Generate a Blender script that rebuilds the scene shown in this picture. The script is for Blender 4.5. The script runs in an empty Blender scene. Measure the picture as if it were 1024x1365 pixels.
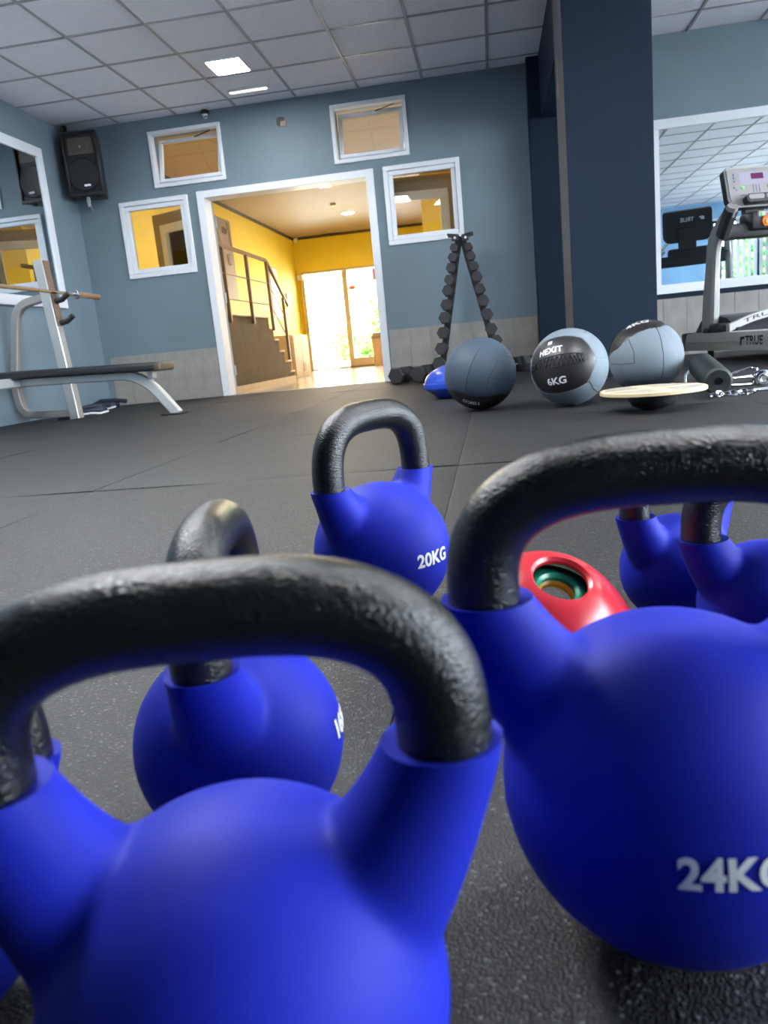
import bpy, bmesh, math, random
import numpy as np
from mathutils import Vector, Matrix

# ------------------------------------------------------------------ camera, world, exposure
S = bpy.context.scene
COL = S.collection
random.seed(7)
CAM_H = 0.3458
FPX = 1031.85
RIGHT = Vector((0.98647192, 0.13447038, -0.09375964))
UP = Vector((0.06266408, 0.21918888, 0.97366804))
FWD = Vector((-0.15148058, 0.96637154, -0.20779721))
cam_d = bpy.data.cameras.new('camera')
cam = bpy.data.objects.new('camera', cam_d)
COL.objects.link(cam)
cam.matrix_world = Matrix(((RIGHT.x, UP.x, -FWD.x, 0), (RIGHT.y, UP.y, -FWD.y, 0),
                           (RIGHT.z, UP.z, -FWD.z, CAM_H), (0, 0, 0, 1)))
cam_d.sensor_fit = 'VERTICAL'
cam_d.sensor_height = 36
cam_d.lens = 36 * FPX / 1365
cam_d.clip_start = 0.02
cam_d.dof.use_dof = True
cam_d.dof.focus_distance = 1.5
cam_d.dof.aperture_fstop = 10
S.camera = cam
S.view_settings.view_transform = 'Standard'
S.view_settings.look = 'None'
S.view_settings.gamma = 1
S.view_settings.use_curve_mapping = False
S.view_settings.exposure = 0.98

world = bpy.data.worlds.new('sky')
S.world = world
world.use_nodes = True
wn = world.node_tree.nodes
wn['Background'].inputs[0].default_value = (0.80, 0.90, 1.0, 1)
wn['Background'].inputs[1].default_value = 24.0

LED = 62.0        # radiance of the gym's ceiling panels
WARM = 185.0       # radiance of the lobby's downlights

ROOM = dict(x0=-4.06, x1=7.2, y0=-3.6, y1=7.862, cl=2.732, cr=2.80, xb=0.62)


def portal(name, loc, rot, sx, sy):
    d = bpy.data.lights.new(name, 'AREA')
    d.shape = 'RECTANGLE'
    d.size = sx
    d.size_y = sy
    d.cycles.is_portal = True
    o = bpy.data.objects.new(name, d)
    COL.objects.link(o)
    o.location = loc
    o.rotation_euler = rot
    return o


# portals only guide sky light through the window openings (they emit nothing of their own)
portal('sky_portal', (6.05, -3.82, 1.55), (math.pi / 2, 0, 0), 2.0, 1.7)
portal('sky_portal', (7.42, 1.8, 1.475), (0, math.pi / 2, 0), 2.05, 9.4)
portal('sky_portal', (-2.6, 16.75, 1.2), (-math.pi / 2, 0, 0), 3.0, 2.7)

# ------------------------------------------------------------------ materials
MATS = {}


def mat(name, col, rough=0.5, metal=0.0, spec=0.5, noise=None, bump=None, coat=0.0, emis=None):
    """noise=(scale, amount) mottles the colour, bump=(scale, strength, distance)"""
    m = bpy.data.materials.new(name)
    m.use_nodes = True
    nt = m.node_tree
    b = nt.nodes['Principled BSDF']
    b.inputs['Base Color'].default_value = (*col, 1)
    b.inputs['Roughness'].default_value = rough
    b.inputs['Metallic'].default_value = metal
    b.inputs['Specular IOR Level'].default_value = spec
    b.inputs['Coat Weight'].default_value = coat
    if emis:
        b.inputs['Emission Color'].default_value = (*emis[0], 1)
        b.inputs['Emission Strength'].default_value = emis[1]
    tc = None
    if noise or bump:
        tc = nt.nodes.new('ShaderNodeTexCoord')
    if noise:
        n = nt.nodes.new('ShaderNodeTexNoise')
        n.inputs['Scale'].default_value = noise[0]
        n.inputs['Detail'].default_value = 5
        nt.links.new(tc.outputs['Object'], n.inputs['Vector'])
        r = nt.nodes.new('ShaderNodeMapRange')
        r.inputs['From Min'].default_value = 0.3
        r.inputs['From Max'].default_value = 0.7
        r.inputs['To Min'].default_value = 1 - noise[1]
        r.inputs['To Max'].default_value = 1 + noise[1]
        nt.links.new(n.outputs['Fac'], r.inputs['Value'])
        mx = nt.nodes.new('ShaderNodeVectorMath')
        mx.operation = 'SCALE'
        mx.inputs[0].default_value = col
        nt.links.new(r.outputs[0], mx.inputs['Scale'])
        nt.links.new(mx.outputs[0], b.inputs['Base Color'])
    if bump:
        n = nt.nodes.new('ShaderNodeTexNoise')
        n.inputs['Scale'].default_value = bump[0]
        n.inputs['Detail'].default_value = 3
        nt.links.new(tc.outputs['Object'], n.inputs['Vector'])
        bp = nt.nodes.new('ShaderNodeBump')
        bp.inputs['Strength'].default_value = bump[1]
        bp.inputs['Distance'].default_value = bump[2]
        nt.links.new(n.outputs['Fac'], bp.inputs['Height'])
        nt.links.new(bp.outputs[0], b.inputs['Normal'])
    MATS[name] = m
    return m


def emit_mat(name, col, strength):
    m = bpy.data.materials.new(name)
    m.use_nodes = True
    nt = m.node_tree
    nt.nodes.clear()
    e = nt.nodes.new('ShaderNodeEmission')
    e.inputs[0].default_value = (*col, 1)
    e.inputs[1].default_value = strength
    o = nt.nodes.new('ShaderNodeOutputMaterial')
    nt.links.new(e.outputs[0], o.inputs[0])
    MATS[name] = m
    return m


def glass_mat(name, tint=(1, 1, 1)):
    m = bpy.data.materials.new(name)
    m.use_nodes = True
    nt = m.node_tree
    nt.nodes.clear()
    t = nt.nodes.new('ShaderNodeBsdfTransparent')
    t.inputs[0].default_value = (*tint, 1)
    g = nt.nodes.new('ShaderNodeBsdfGlossy')
    g.inputs['Roughness'].default_value = 0.01
    fr = nt.nodes.new('ShaderNodeFresnel')
    fr.inputs[0].default_value = 1.5
    mx = nt.nodes.new('ShaderNodeMixShader')
    o = nt.nodes.new('ShaderNodeOutputMaterial')
    nt.links.new(fr.outputs[0], mx.inputs[0])
    nt.links.new(t.outputs[0], mx.inputs[1])
    nt.links.new(g.outputs[0], mx.inputs[2])
    nt.links.new(mx.outputs[0], o.inputs[0])
    MATS[name] = m
    return m


def rubber_floor():
    m = bpy.data.materials.new('speckled_rubber')
    m.use_nodes = True
    nt = m.node_tree
    L = nt.links
    b = nt.nodes['Principled BSDF']
    geo = nt.nodes.new('ShaderNodeNewGeometry')
    v = nt.nodes.new('ShaderNodeTexVoronoi')
    v.inputs['Scale'].default_value = 420
    L.new(geo.outputs['Position'], v.inputs['Vector'])
    sep = nt.nodes.new('ShaderNodeSeparateColor')
    L.new(v.outputs['Color'], sep.inputs[0])
    ramp = nt.nodes.new('ShaderNodeValToRGB')
    e = ramp.color_ramp.elements
    e[0].position = 0.0
    e[0].color = (0.003, 0.003, 0.0033, 1)
    e[1].position = 1.0
    e[1].color = (0.15, 0.15, 0.155, 1)
    for p, c in ((0.45, 0.0075), (0.8, 0.016), (0.93, 0.04)):
        q = e.new(p)
        q.color = (c, c * 0.98, c * 0.98, 1)
    L.new(sep.outputs[0], ramp.inputs[0])
    n = nt.nodes.new('ShaderNodeTexNoise')
    n.inputs['Scale'].default_value = 1.6
    n.inputs['Detail'].default_value = 6
    L.new(geo.outputs['Position'], n.inputs['Vector'])
    r = nt.nodes.new('ShaderNodeMapRange')
    r.inputs['From Min'].default_value = 0.3
    r.inputs['From Max'].default_value = 0.7
    r.inputs['To Min'].default_value = 0.55
    r.inputs['To Max'].default_value = 0.85
    L.new(n.outputs['Fac'], r.inputs['Value'])
    mx = nt.nodes.new('ShaderNodeVectorMath')
    mx.operation = 'SCALE'
    L.new(ramp.outputs[0], mx.inputs[0])
    L.new(r.outputs[0], mx.inputs['Scale'])
    L.new(mx.outputs[0], b.inputs['Base Color'])
    b.inputs['Roughness'].default_value = 0.58
    b.inputs['Specular IOR Level'].default_value = 0.42
    bp = nt.nodes.new('ShaderNodeBump')
    bp.inputs['Strength'].default_value = 0.55
    bp.inputs['Distance'].default_value = 0.0015
    L.new(v.outputs['Distance'], bp.inputs['Height'])
    L.new(bp.outputs[0], b.inputs['Normal'])
    MATS['speckled_rubber'] = m
    return m


RUBBER = rubber_floor()
WALLP = mat('blue_grey_wall_paint', (0.165, 0.225, 0.270), 0.55, noise=(2.2, 0.06), bump=(60, 0.15, 0.002))
NAVY = mat('dark_navy_paint', (0.0072, 0.0175, 0.036), 0.6, spec=0.2, noise=(3, 0.08), bump=(60, 0.15, 0.002))
LITEDGE = mat('column_edge_doorlight', (0.10, 0.095, 0.10), 0.6, noise=(9, 0.12))  # paler grey for the column side that the doorway lights
CEILT = mat('ceiling_tile_grey', (0.88, 0.88, 0.94), 0.8, noise=(30, 0.04), bump=(220, 0.2, 0.001))
CEILBAR = mat('ceiling_grid_bar', (0.36, 0.36, 0.38), 0.4)
WTILE = mat('grey_wall_tile', (0.31, 0.295, 0.27), 0.45, noise=(7, 0.14))
GROUT = mat('tile_grout', (0.42, 0.41, 0.39), 0.8)
WHITE = mat('white_frame_paint', (0.80, 0.83, 0.88), 0.35)
WHITE2 = mat('white_plastic', (0.78, 0.79, 0.80), 0.4)
MIRROR = mat('mirror_glass', (0.70, 0.77, 0.80), 0.0, metal=1.0)
GLASS = glass_mat('window_glass')
BLACKP = mat('black_plastic', (0.014, 0.014, 0.016), 0.45)
BLACKM = mat('black_metal', (0.02, 0.02, 0.022), 0.4, bump=(300, 0.1, 0.001))
BLACKG = mat('black_grille', (0.010, 0.010, 0.012), 0.6, bump=(500, 0.5, 0.002))
REARBLUE = mat('daylit_rear_blue', (0.30, 0.56, 0.85), 0.55, noise=(2.2, 0.05))  # blue lightened to stand in for strong daylight on the rear wall
KBBLUE = mat('blue_vinyl_coating', (0.009, 0.019, 0.37), 0.58, spec=0.17, noise=(12, 0.05), bump=(900, 0.06, 0.0005))
KBBLACK = mat('black_hammered_paint', (0.008, 0.009, 0.008), 0.19, bump=(560, 0.55, 0.0020))
PRINT = mat('white_print', (0.80, 0.82, 0.85), 0.5)
SILVER = mat('silver_painted_steel', (0.44, 0.46, 0.46), 0.36, metal=0.45)
SILVERD = mat('grey_painted_steel', (0.30, 0.29, 0.28), 0.4, metal=0.4)
CHROME = mat('chrome', (0.8, 0.82, 0.86), 0.08, metal=1.0)
BRASS = mat('worn_bronze_bar', (0.42, 0.29, 0.16), 0.35, metal=0.7, noise=(20, 0.15))
BROWNM = mat('brown_guard_plate', (0.16, 0.105, 0.075), 0.5, noise=(14, 0.15))
PAD = mat('black_vinyl_pad', (0.012, 0.014, 0.016), 0.42, bump=(250, 0.15, 0.001))
WOODEND = mat('brown_pad_end', (0.07, 0.052, 0.038), 0.5)
IRON = mat('black_rubber_hex', (0.028, 0.028, 0.031), 0.5)
YELLOW = mat('yellow_wall_paint', (0.88, 0.68, 0.055), 0.55, noise=(1.5, 0.05))
LOBCEIL = mat('lobby_ceiling_cream', (0.42, 0.30, 0.185), 0.6, noise=(1.2, 0.04))
DTRIM = mat('dark_cornice', (0.10, 0.075, 0.065), 0.5)
CONC = mat('grey_stair_plaster', (0.105, 0.080, 0.055), 0.7, noise=(4, 0.12))
TREAD = mat('tan_stair_tile', (0.50, 0.37, 0.24), 0.4, noise=(12, 0.08))
FTILE = mat('cream_floor_tile', (0.34, 0.26, 0.18), 0.16, noise=(3, 0.06))
STEEL = mat('brown_rail_steel', (0.22, 0.15, 0.11), 0.35, metal=0.5)
CAB = mat('beech_cabinet', (0.58, 0.44, 0.27), 0.45, noise=(5, 0.08))
DOORFR = mat('beige_door_frame', (0.66, 0.50, 0.33), 0.45)
OLIVE = mat('olive_door_panel', (0.32, 0.25, 0.13), 0.5)
CREAMFR = mat('cream_inset_frame', (0.80, 0.74, 0.54), 0.45)
POSTER = mat('grey_poster', (0.26, 0.215, 0.19), 0.5)
POSTERL = mat('pale_poster_ink', (0.50, 0.44, 0.39), 0.5)
ALU = mat('door_edge_aluminium', (0.42, 0.46, 0.47), 0.4, metal=0.3)
BALLG = mat('grey_vinyl_ball', (0.150, 0.190, 0.222), 0.6, spec=0.25, noise=(6, 0.05), bump=(420, 0.1, 0.0008))
BALLD = mat('slate_vinyl_ball', (0.042, 0.063, 0.090), 0.58, spec=0.3, noise=(6, 0.05), bump=(420, 0.1, 0.0008))
BALLK = mat('black_vinyl_ball', (0.013, 0.012, 0.014), 0.42, bump=(420, 0.1, 0.0008))
LACE = mat('black_lacing', (0.010, 0.010, 0.011), 0.6)
REDP = mat('red_soft_plastic', (0.52, 0.022, 0.035), 0.28)
GREENP = mat('green_soft_plastic', (0.010, 0.22, 0.13), 0.3)
YELP = mat('yellow_soft_plastic', (0.65, 0.40, 0.02), 0.35)
BOARD = mat('birch_ply', (0.62, 0.50, 0.31), 0.4, noise=(16, 0.08))
BOARDT = mat('grey_grip_top', (0.33, 0.29, 0.25), 0.55, noise=(9, 0.12))
BLUEP = mat('blue_glossy_plastic', (0.018, 0.055, 0.42), 0.25)
DGREEN = mat('dark_foam', (0.011, 0.016, 0.015), 0.55, bump=(240, 0.3, 0.001))
DBLUE = mat('dark_blue_fabric', (0.018, 0.026, 0.042), 0.65)
TMGREY = mat('treadmill_grey', (0.36, 0.36, 0.34), 0.36, metal=0.25)
TMDARK = mat('treadmill_dark', (0.030, 0.030, 0.034), 0.4)
TMBELT = mat('treadmill_belt', (0.014, 0.016, 0.02), 0.6)
CONSF = mat('console_face', (0.30, 0.285, 0.28), 0.4)
SCREEN = emit_mat('console_screen', (0.72, 0.74, 1.0), 0.40)
SCREENP = emit_mat('console_picture', (0.45, 0.16, 0.40), 0.22)
BTNB = mat('button_violet', (0.20, 0.19, 0.36), 0.4)
BTNG = mat('button_green', (0.16, 0.50, 0.14), 0.4)
BTNR = mat('button_red', (0.75, 0.13, 0.10), 0.4)
BTNO = mat('button_orange', (0.80, 0.26, 0.04), 0.35)
BLIND = mat('white_blind_fabric', (0.72, 0.76, 0.80), 0.7)
LEAF = mat('leaf_green', (0.16, 0.36, 0.05), 0.5, noise=(3, 0.3))
BARK = mat('stem_brown', (0.12, 0.08, 0.05), 0.8)
PAVE = mat('pale_paving', (0.55, 0.52, 0.48), 0.7, noise=(2, 0.1))
TERRA = mat('pale_terracotta', (0.62, 0.40, 0.28), 0.6)
STICK = mat('orange_sticker', (0.75, 0.22, 0.10), 0.5)
LEDM = emit_mat('led_panel', (0.95, 0.97, 1.0), LED)
LEDS = emit_mat('small_led_panel', (0.95, 0.97, 1.0), LED * 0.8)
TUBEM = emit_mat('emergency_tube', (0.95, 1.0, 0.9), 1.2)
DOWNM = emit_mat('warm_downlight', (1.0, 0.84, 0.64), WARM)
FOAMH = mat('broken_plaster', (0.40, 0.32, 0.25), 0.8)


# ------------------------------------------------------------------ mesh building
class MB:
    def __init__(s):
        s.bm = bmesh.new()
        s.mats = []

    def _mi(s, m):
        if m is None:
            return 0
        if m not in s.mats:
            s.mats.append(m)
        return s.mats.index(m)

    def face(s, vs, m=None, smooth=False):
        try:
            f = s.bm.faces.new(vs)
        except ValueError:
            return None
        f.material_index = s._mi(m)
        f.smooth = smooth
        return f

    def box(s, a, b, m=None, bev=0.0, M=None, seg=1):
        x0, y0, z0 = a
        x1, y1, z1 = b
        vs = [s.bm.verts.new(p) for p in ((x0, y0, z0), (x1, y0, z0), (x1, y1, z0), (x0, y1, z0),
                                          (x0, y0, z1), (x1, y0, z1), (x1, y1, z1), (x0, y1, z1))]
        fs = [s.face([vs[i] for i in q], m) for q in ((0, 3, 2, 1), (4, 5, 6, 7), (0, 1, 5, 4), (1, 2, 6, 5), (2, 3, 7, 6), (3, 0, 4, 7))]
        if bev:
            es = list({e for f in fs for e in f.edges})
            r = bmesh.ops.bevel(s.bm, geom=es, offset=bev, segments=seg, affect='EDGES', profile=0.5)
            vs = list({v for f in r['faces'] for v in f.verts} | {v for v in vs if v.is_valid})
        if M is not None:
            bmesh.ops.transform(s.bm, matrix=M, verts=vs)
        return vs

    def prism(s, pts, d, m=None, M=None, smooth=False):
        """2D outline in local xy, extruded along +z by d"""
        a = [s.bm.verts.new((p[0], p[1], 0)) for p in pts]
        b = [s.bm.verts.new((p[0], p[1], d)) for p in pts]
        s.face(a[::-1], m)
        s.face(b, m)
        n = len(pts)
        for i in range(n):
            s.face([a[i], a[(i + 1) % n], b[(i + 1) % n], b[i]], m, smooth)
        if M is not None:
            bmesh.ops.transform(s.bm, matrix=M, verts=a + b)

    def lathe(s, prof, n=32, m=None, M=None, smooth=True, cap=True):
        """profile of (r, z) spun about z"""
        rings = []
        allv = []
        for r, z in prof:
            if r < 1e-6:
                v = [s.bm.verts.new((0, 0, z))]
            else:
                v = [s.bm.verts.new((r * math.cos(2 * math.pi * i / n), r * math.sin(2 * math.pi * i / n), z)) for i in range(n)]
            rings.append(v)
            allv += v
        for A, B in zip(rings, rings[1:]):
            for i in range(n):
                j = (i + 1) % n
                if len(A) == 1 and len(B) == 1:
                    continue
                if len(A) == 1:
                    s.face([A[0], B[j], B[i]], m, smooth)
                elif len(B) == 1:
                    s.face([A[i], A[j], B[0]], m, smooth)
                else:
                    s.face([A[i], A[j], B[j], B[i]], m, smooth)
        if cap:
            if len(rings[0]) > 1:
                s.face(rings[0][::-1], m)
            if len(rings[-1]) > 1:
                s.face(rings[-1], m)
        if M is not None:
            bmesh.ops.transform(s.bm, matrix=M, verts=allv)

    def sweep(s, path, prof, m=None, up=None, closed=False, smooth=True, scale=None, cap=True):
        """profile (list of (a,b)) carried along a path; a along side, b along up"""
        P = [Vector(p) for p in path]
        n = len(P)
        rings = []
        prev = None
        for i in range(n):
            if closed:
                t = P[(i + 1) % n] - P[i - 1]
            else:
                t = P[min(i + 1, n - 1)] - P[max(i - 1, 0)]
            t.normalize()
            if up is not None:
                u = Vector(up)
                u = u - t * u.dot(t)
            elif prev is None:
                u = Vector((0, 0, 1)) if abs(t.z) < 0.9 else Vector((0, 1, 0))
                u = u - t * u.dot(t)
            else:
                u = prev - t * prev.dot(t)
            u.normalize()
            prev = u
            sd = t.cross(u)
            k = scale[i] if scale else 1
            rings.append([s.bm.verts.new(P[i] + sd * (a * k) + u * (b * k)) for a, b in prof])
        q = len(prof)
        rng = range(n if closed else n - 1)
        for i in rng:
            A, B = rings[i], rings[(i + 1) % n]
            for j in range(q):
                s.face([A[j], A[(j + 1) % q], B[(j + 1) % q], B[j]], m, smooth)
        if cap and not closed:
            s.face(rings[0][::-1], m)
            s.face(rings[-1], m)

    def tube(s, path, r, m=None, n=12, closed=False, up=None, scale=None, cap=True):
        s.sweep(path, circ(r, n), m, up, closed, True, scale, cap)

    def rod(s, a, b, r, m=None, n=12, r2=None):
        s.sweep([a, b], circ(r, n), m, None, False, True, [1, (r2 or r) / r])

    def build(s, name, m=None, parent=None, loc=None, sharp=True, recalc=True):
        if recalc:
            bmesh.ops.recalc_face_normals(s.bm, faces=s.bm.faces[:])
        me = bpy.data.meshes.new(name)
        s.bm.to_mesh(me)
        s.bm.free()
        for q in (s.mats or ([m] if m else [])):
            me.materials.append(q)
        if sharp:
            try:
                me.set_sharp_from_angle(angle=math.radians(38))
            except Exception:
                pass
        o = bpy.data.objects.new(name, me)
        COL.objects.link(o)
        if parent is not None:
            o.parent = parent
        if loc:
            o.location = loc
        return o


def circ(r, n=12, ph=0.0):
    return [(r * math.cos(2 * math.pi * i / n + ph), r * math.sin(2 * math.pi * i / n + ph)) for i in range(n)]


def rect(w, h, b=0.0):
    w, h = w / 2, h / 2
    if not b:
        return [(-w, -h), (w, -h), (w, h), (-w, h)]
    return [(-w + b, -h), (w - b, -h), (w, -h + b), (w, h - b), (w - b, h), (-w + b, h), (-w, h - b), (-w, -h + b)]


def tag(o, label=None, cat=None, group=None, kind=None):
    if label:
        o['label'] = label
    if cat:
        o['category'] = cat
    if group:
        o['group'] = group
    if kind:
        o['kind'] = kind
    return o


def empty(name, loc=(0, 0, 0), rz=0.0, parent=None):
    o = bpy.data.objects.new(name, None)
    o.empty_display_size = 0.05
    COL.objects.link(o)
    o.location = loc
    o.rotation_euler = (0, 0, rz)
    if parent:
        o.parent = parent
    return o


def copy_obj(o, parent=None, loc=None, rot=None):
    c = o.copy()
    COL.objects.link(c)
    if parent is not None:
        c.parent = parent
    if loc is not None:
        c.location = loc
    if rot is not None:
        c.rotation_euler = rot
    return c


def structure(o):
    o['kind'] = 'structure'
    return o


def pray(px, py):
    """direction of the photograph's pixel, used to place things at their measured spots"""
    return (RIGHT * ((px - 512) / FPX) - UP * ((py - 682.5) / FPX) + FWD).normalized()


def at_y(px, py, Y):
    d = pray(px, py)
    return Vector((0, 0, CAM_H)) + d * (Y / d.y)


def at_z(px, py, z=0.0):
    d = pray(px, py)
    return Vector((0, 0, CAM_H)) + d * ((z - CAM_H) / d.z)


def text_verts(body, size, bold=0.02, cut=None):
    """flat lettering as (verts, faces), centred on the origin, in the xy plane"""
    c = bpy.data.curves.new('lettering', 'FONT')
    c.body = body
    c.size = size
    c.align_x = 'CENTER'
    c.align_y = 'CENTER'
    c.offset = bold * size
    c.resolution_u = 4
    o = bpy.data.objects.new('lettering', c)
    COL.objects.link(o)
    dg = bpy.context.evaluated_depsgraph_get()
    me = bpy.data.meshes.new_from_object(o.evaluated_get(dg))
    bpy.data.objects.remove(o)
    bpy.data.curves.remove(c)
    bm = bmesh.new()
    bm.from_mesh(me)
    bpy.data.meshes.remove(me)
    if cut:
        xs = [v.co.x for v in bm.verts]
        ys = [v.co.y for v in bm.verts]
        for ax, vals in ((0, xs), (1, ys)):
            k = math.floor(min(vals) / cut) + 1
            while k * cut < max(vals):
                p = Vector((k * cut, 0, 0)) if ax == 0 else Vector((0, k * cut, 0))
                nn = (1, 0, 0) if ax == 0 else (0, 1, 0)
                bmesh.ops.bisect_plane(bm, geom=bm.verts[:] + bm.edges[:] + bm.faces[:], plane_co=p, plane_no=nn)
                k += 1
    bm.verts.ensure_lookup_table()
    vs = [v.co.copy() for v in bm.verts]
    fs = [[v.index for v in f.verts] for f in bm.faces]
    bm.free()
    return vs, fs


def mesh_obj(name, vs, fs, m, parent=None, smooth=False):
    me = bpy.data.meshes.new(name)
    me.from_pydata([tuple(v) for v in vs], [], fs)
    me.update()
    if m:
        me.materials.append(m)
    if smooth:
        me.shade_smooth()
    o = bpy.data.objects.new(name, me)
    COL.objects.link(o)
    if parent is not None:
        o.parent = parent
    return o


def flat_text(body, size, M, m, parent, name='lettering', bold=0.02):
    vs, fs = text_verts(body, size, bold)
    return mesh_obj(name, [M @ v for v in vs], fs, m, parent)


def frame_m(origin, xdir, ydir):
    x = Vector(xdir).normalized()
    y = Vector(ydir)
    y = (y - x * y.dot(x)).normalized()
    z = x.cross(y)
    M = Matrix((x, y, z)).transposed().to_4x4()
    M.translation = Vector(origin)
    return M


# ------------------------------------------------------------------ floor of rubber mats
x0, x1, y0, y1 = ROOM['x0'], ROOM['x1'], ROOM['y0'], ROOM['y1']
b = MB()
b.box((x0 - 0.2, y0 - 0.2, -0.12), (x1 + 0.2, y1 + 0.25, -0.022))
floor = structure(b.build('floor', BLACKP))
MX, MY, MS = -1.235, 2.185, 1.118


def mat_mesh(sx, sy, lift):
    """one rubber mat whose edges wave a little; sx, sy the mat's size"""
    n = 12
    bm = MB()
    rnd = random.Random(lift)
    corner = [rnd.uniform(0.0, 0.004) for _ in range(4)]
    ph = rnd.uniform(0, 6)

    def h(u, v):
        e = min(u, v, 1 - u, 1 - v)
        k = max(0.0, 1 - e / 0.16) ** 2
        bil = corner[0] * (1 - u) * (1 - v) + corner[1] * u * (1 - v) + corner[2] * u * v + corner[3] * (1 - u) * v
        return -0.003 + k * (bil + 0.002 * math.sin(7 * u + ph) * math.sin(6 * v + ph)) - (0.0015 if e < 0.001 else 0)
    us = [0, 0.006] + [i / n for i in range(1, n)] + [0.994, 1]
    grid = [[bm.bm.verts.new((u * sx, v * sy, h(u, v))) for u in us] for v in us]
    for i in range(len(us) - 1):
        for j in range(len(us) - 1):
            bm.face([grid[i][j], grid[i][j + 1], grid[i + 1][j + 1], grid[i + 1][j]], None, True)
    N = len(us)
    rim = [grid[0][j] for j in range(N)] + [grid[i][N - 1] for i in range(1, N)] + [grid[N - 1][j] for j in range(N - 2, -1, -1)] + [grid[i][0] for i in range(N - 2, 0, -1)]
    low = [bm.bm.verts.new((v.co.x, v.co.y, -0.022)) for v in rim]
    for i in range(len(rim)):
        j = (i + 1) % len(rim)
        bm.face([rim[j], rim[i], low[i], low[j]])
    return bm


gap = 0.0012
protos = []
i0 = math.floor((x0 - MX) / MS)
i1 = math.ceil((x1 - MX) / MS)
j0 = math.floor((y0 - MY) / MS)
j1 = math.ceil((y1 - MY) / MS)
k = 0
for i in range(i0, i1):
    for j in range(j0, j1):
        ax, bx = max(x0, MX + i * MS) + gap / 2, min(x1, MX + (i + 1) * MS) - gap / 2
        ay, by = max(y0, MY + j * MS) + gap / 2, min(y1, MY + (j + 1) * MS) - gap / 2
        if bx - ax < 0.02 or by - ay < 0.02:
            continue
        full = abs(bx - ax - MS + gap) < 1e-4 and abs(by - ay - MS + gap) < 1e-4
        if full and len(protos) >= 6:
            o = copy_obj(protos[k % 6], floor, (ax, ay, 0))
        else:
            o = mat_mesh(bx - ax, by - ay, k).build('rubber_mat', RUBBER, floor, (ax, ay, 0))
            if full:
                protos.append(o)
        k += 1

# ------------------------------------------------------------------ gym walls
YW = y1
WT = 0.16            # thickness of the wall to the lobby
# openings in the back wall: (x0, x1, z0, z1)
DOOR = (-2.735, -1.085, 0.0, 1.955)
W1 = (-3.585, -2.935, 1.30, 1.965)
W2 = (-3.185, -2.505, 2.125, 2.585)
W3 = (-1.350, -0.690, 2.125, 2.585)
W4 = (-0.890, -0.235, 1.335, 1.98)


def wall_with_holes(xa, xb, za, zb, holes, ya, yb, axis='y'):
    """box wall pierced by rectangular holes, cut into a grid of solid cells and kept as one skin"""
    xs = sorted({xa, xb, *[h[0] for h in holes], *[h[1] for h in holes]})
    zs = sorted({za, zb, *[h[2] for h in holes], *[h[3] for h in holes]})

    def solid(i, j):
        if i < 0 or j < 0 or i >= len(xs) - 1 or j >= len(zs) - 1:
            return False
        cx, cz = (xs[i] + xs[i + 1]) / 2, (zs[j] + zs[j + 1]) / 2
        return not any(h[0] < cx < h[1] and h[2] < cz < h[3] for h in holes)
    m = MB()
    cache = {}

    def V(x, y, z):
        kk = (round(x, 5), round(y, 5), round(z, 5))
        if kk not in cache:
            cache[kk] = m.bm.verts.new((x, y, z) if axis == 'y' else (y, x, z))
        return cache[kk]
    for i in range(len(xs) - 1):
        for j in range(len(zs) - 1):
            if not solid(i, j):
                continue
            X0, X1, Z0, Z1 = xs[i], xs[i + 1], zs[j], zs[j + 1]
            m.face([V(X0, ya, Z0), V(X1, ya, Z0), V(X1, ya, Z1), V(X0, ya, Z1)])
            m.face([V(X1, yb, Z0), V(X0, yb, Z0), V(X0, yb, Z1), V(X1, yb, Z1)])
            if not solid(i - 1, j):
                m.face([V(X0, yb, Z0), V(X0, ya, Z0), V(X0, ya, Z1), V(X0, yb, Z1)])
            if not solid(i + 1, j):
                m.face([V(X1, ya, Z0), V(X1, yb, Z0), V(X1, yb, Z1), V(X1, ya, Z1)])
            if not solid(i, j - 1):
                m.face([V(X0, yb, Z0), V(X1, yb, Z0), V(X1, ya, Z0), V(X0, ya, Z0)])
            if not solid(i, j + 1):
                m.face([V(X0, ya, Z1), V(X1, ya, Z1), V(X1, yb, Z1), V(X0, yb, Z1)])
    return m


HOLE = (-1.865, -1.775, 2.49, 2.565)
wall_back = structure(wall_with_holes(x0 - 0.2, 9.0, -0.1, 3.0, [DOOR, W1, W2, W3, W4], YW, YW + WT).build('wall_back', WALLP))
b = MB()
b.box((x0 - 0.2, y0 - 0.2, -0.1), (x0, YW, 3.0))
wall_left = structure(b.build('wall_left', WALLP))
WINR = [(5.05, 7.05, 0.70, 2.40)]
wall_rear = structure(wall_with_holes(x0 - 0.2, x1 + 0.2, -0.1, 3.0, WINR, y0 - 0.2, y0).build('wall_rear', REARBLUE))
b = MB()
b.box((x0 - 0.2, y0, -0.1), (2.6, -0.75, 3.0))
structure(b.build('wall_rear_blocker', NAVY))  # unseen block added to keep light from behind off the kettlebell fronts
WINS = [(-2.9, 6.5, 0.45, 2.50)]  # opening of an added side window that lets in more daylight
wall_right = structure(wall_with_holes(y0, YW, -0.1, 3.0, WINS, x1, x1 + 0.2, axis='x').build('wall_right', WALLP))

# tiles along the foot of the walls, each one a piece
TZ = 0.502


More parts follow.
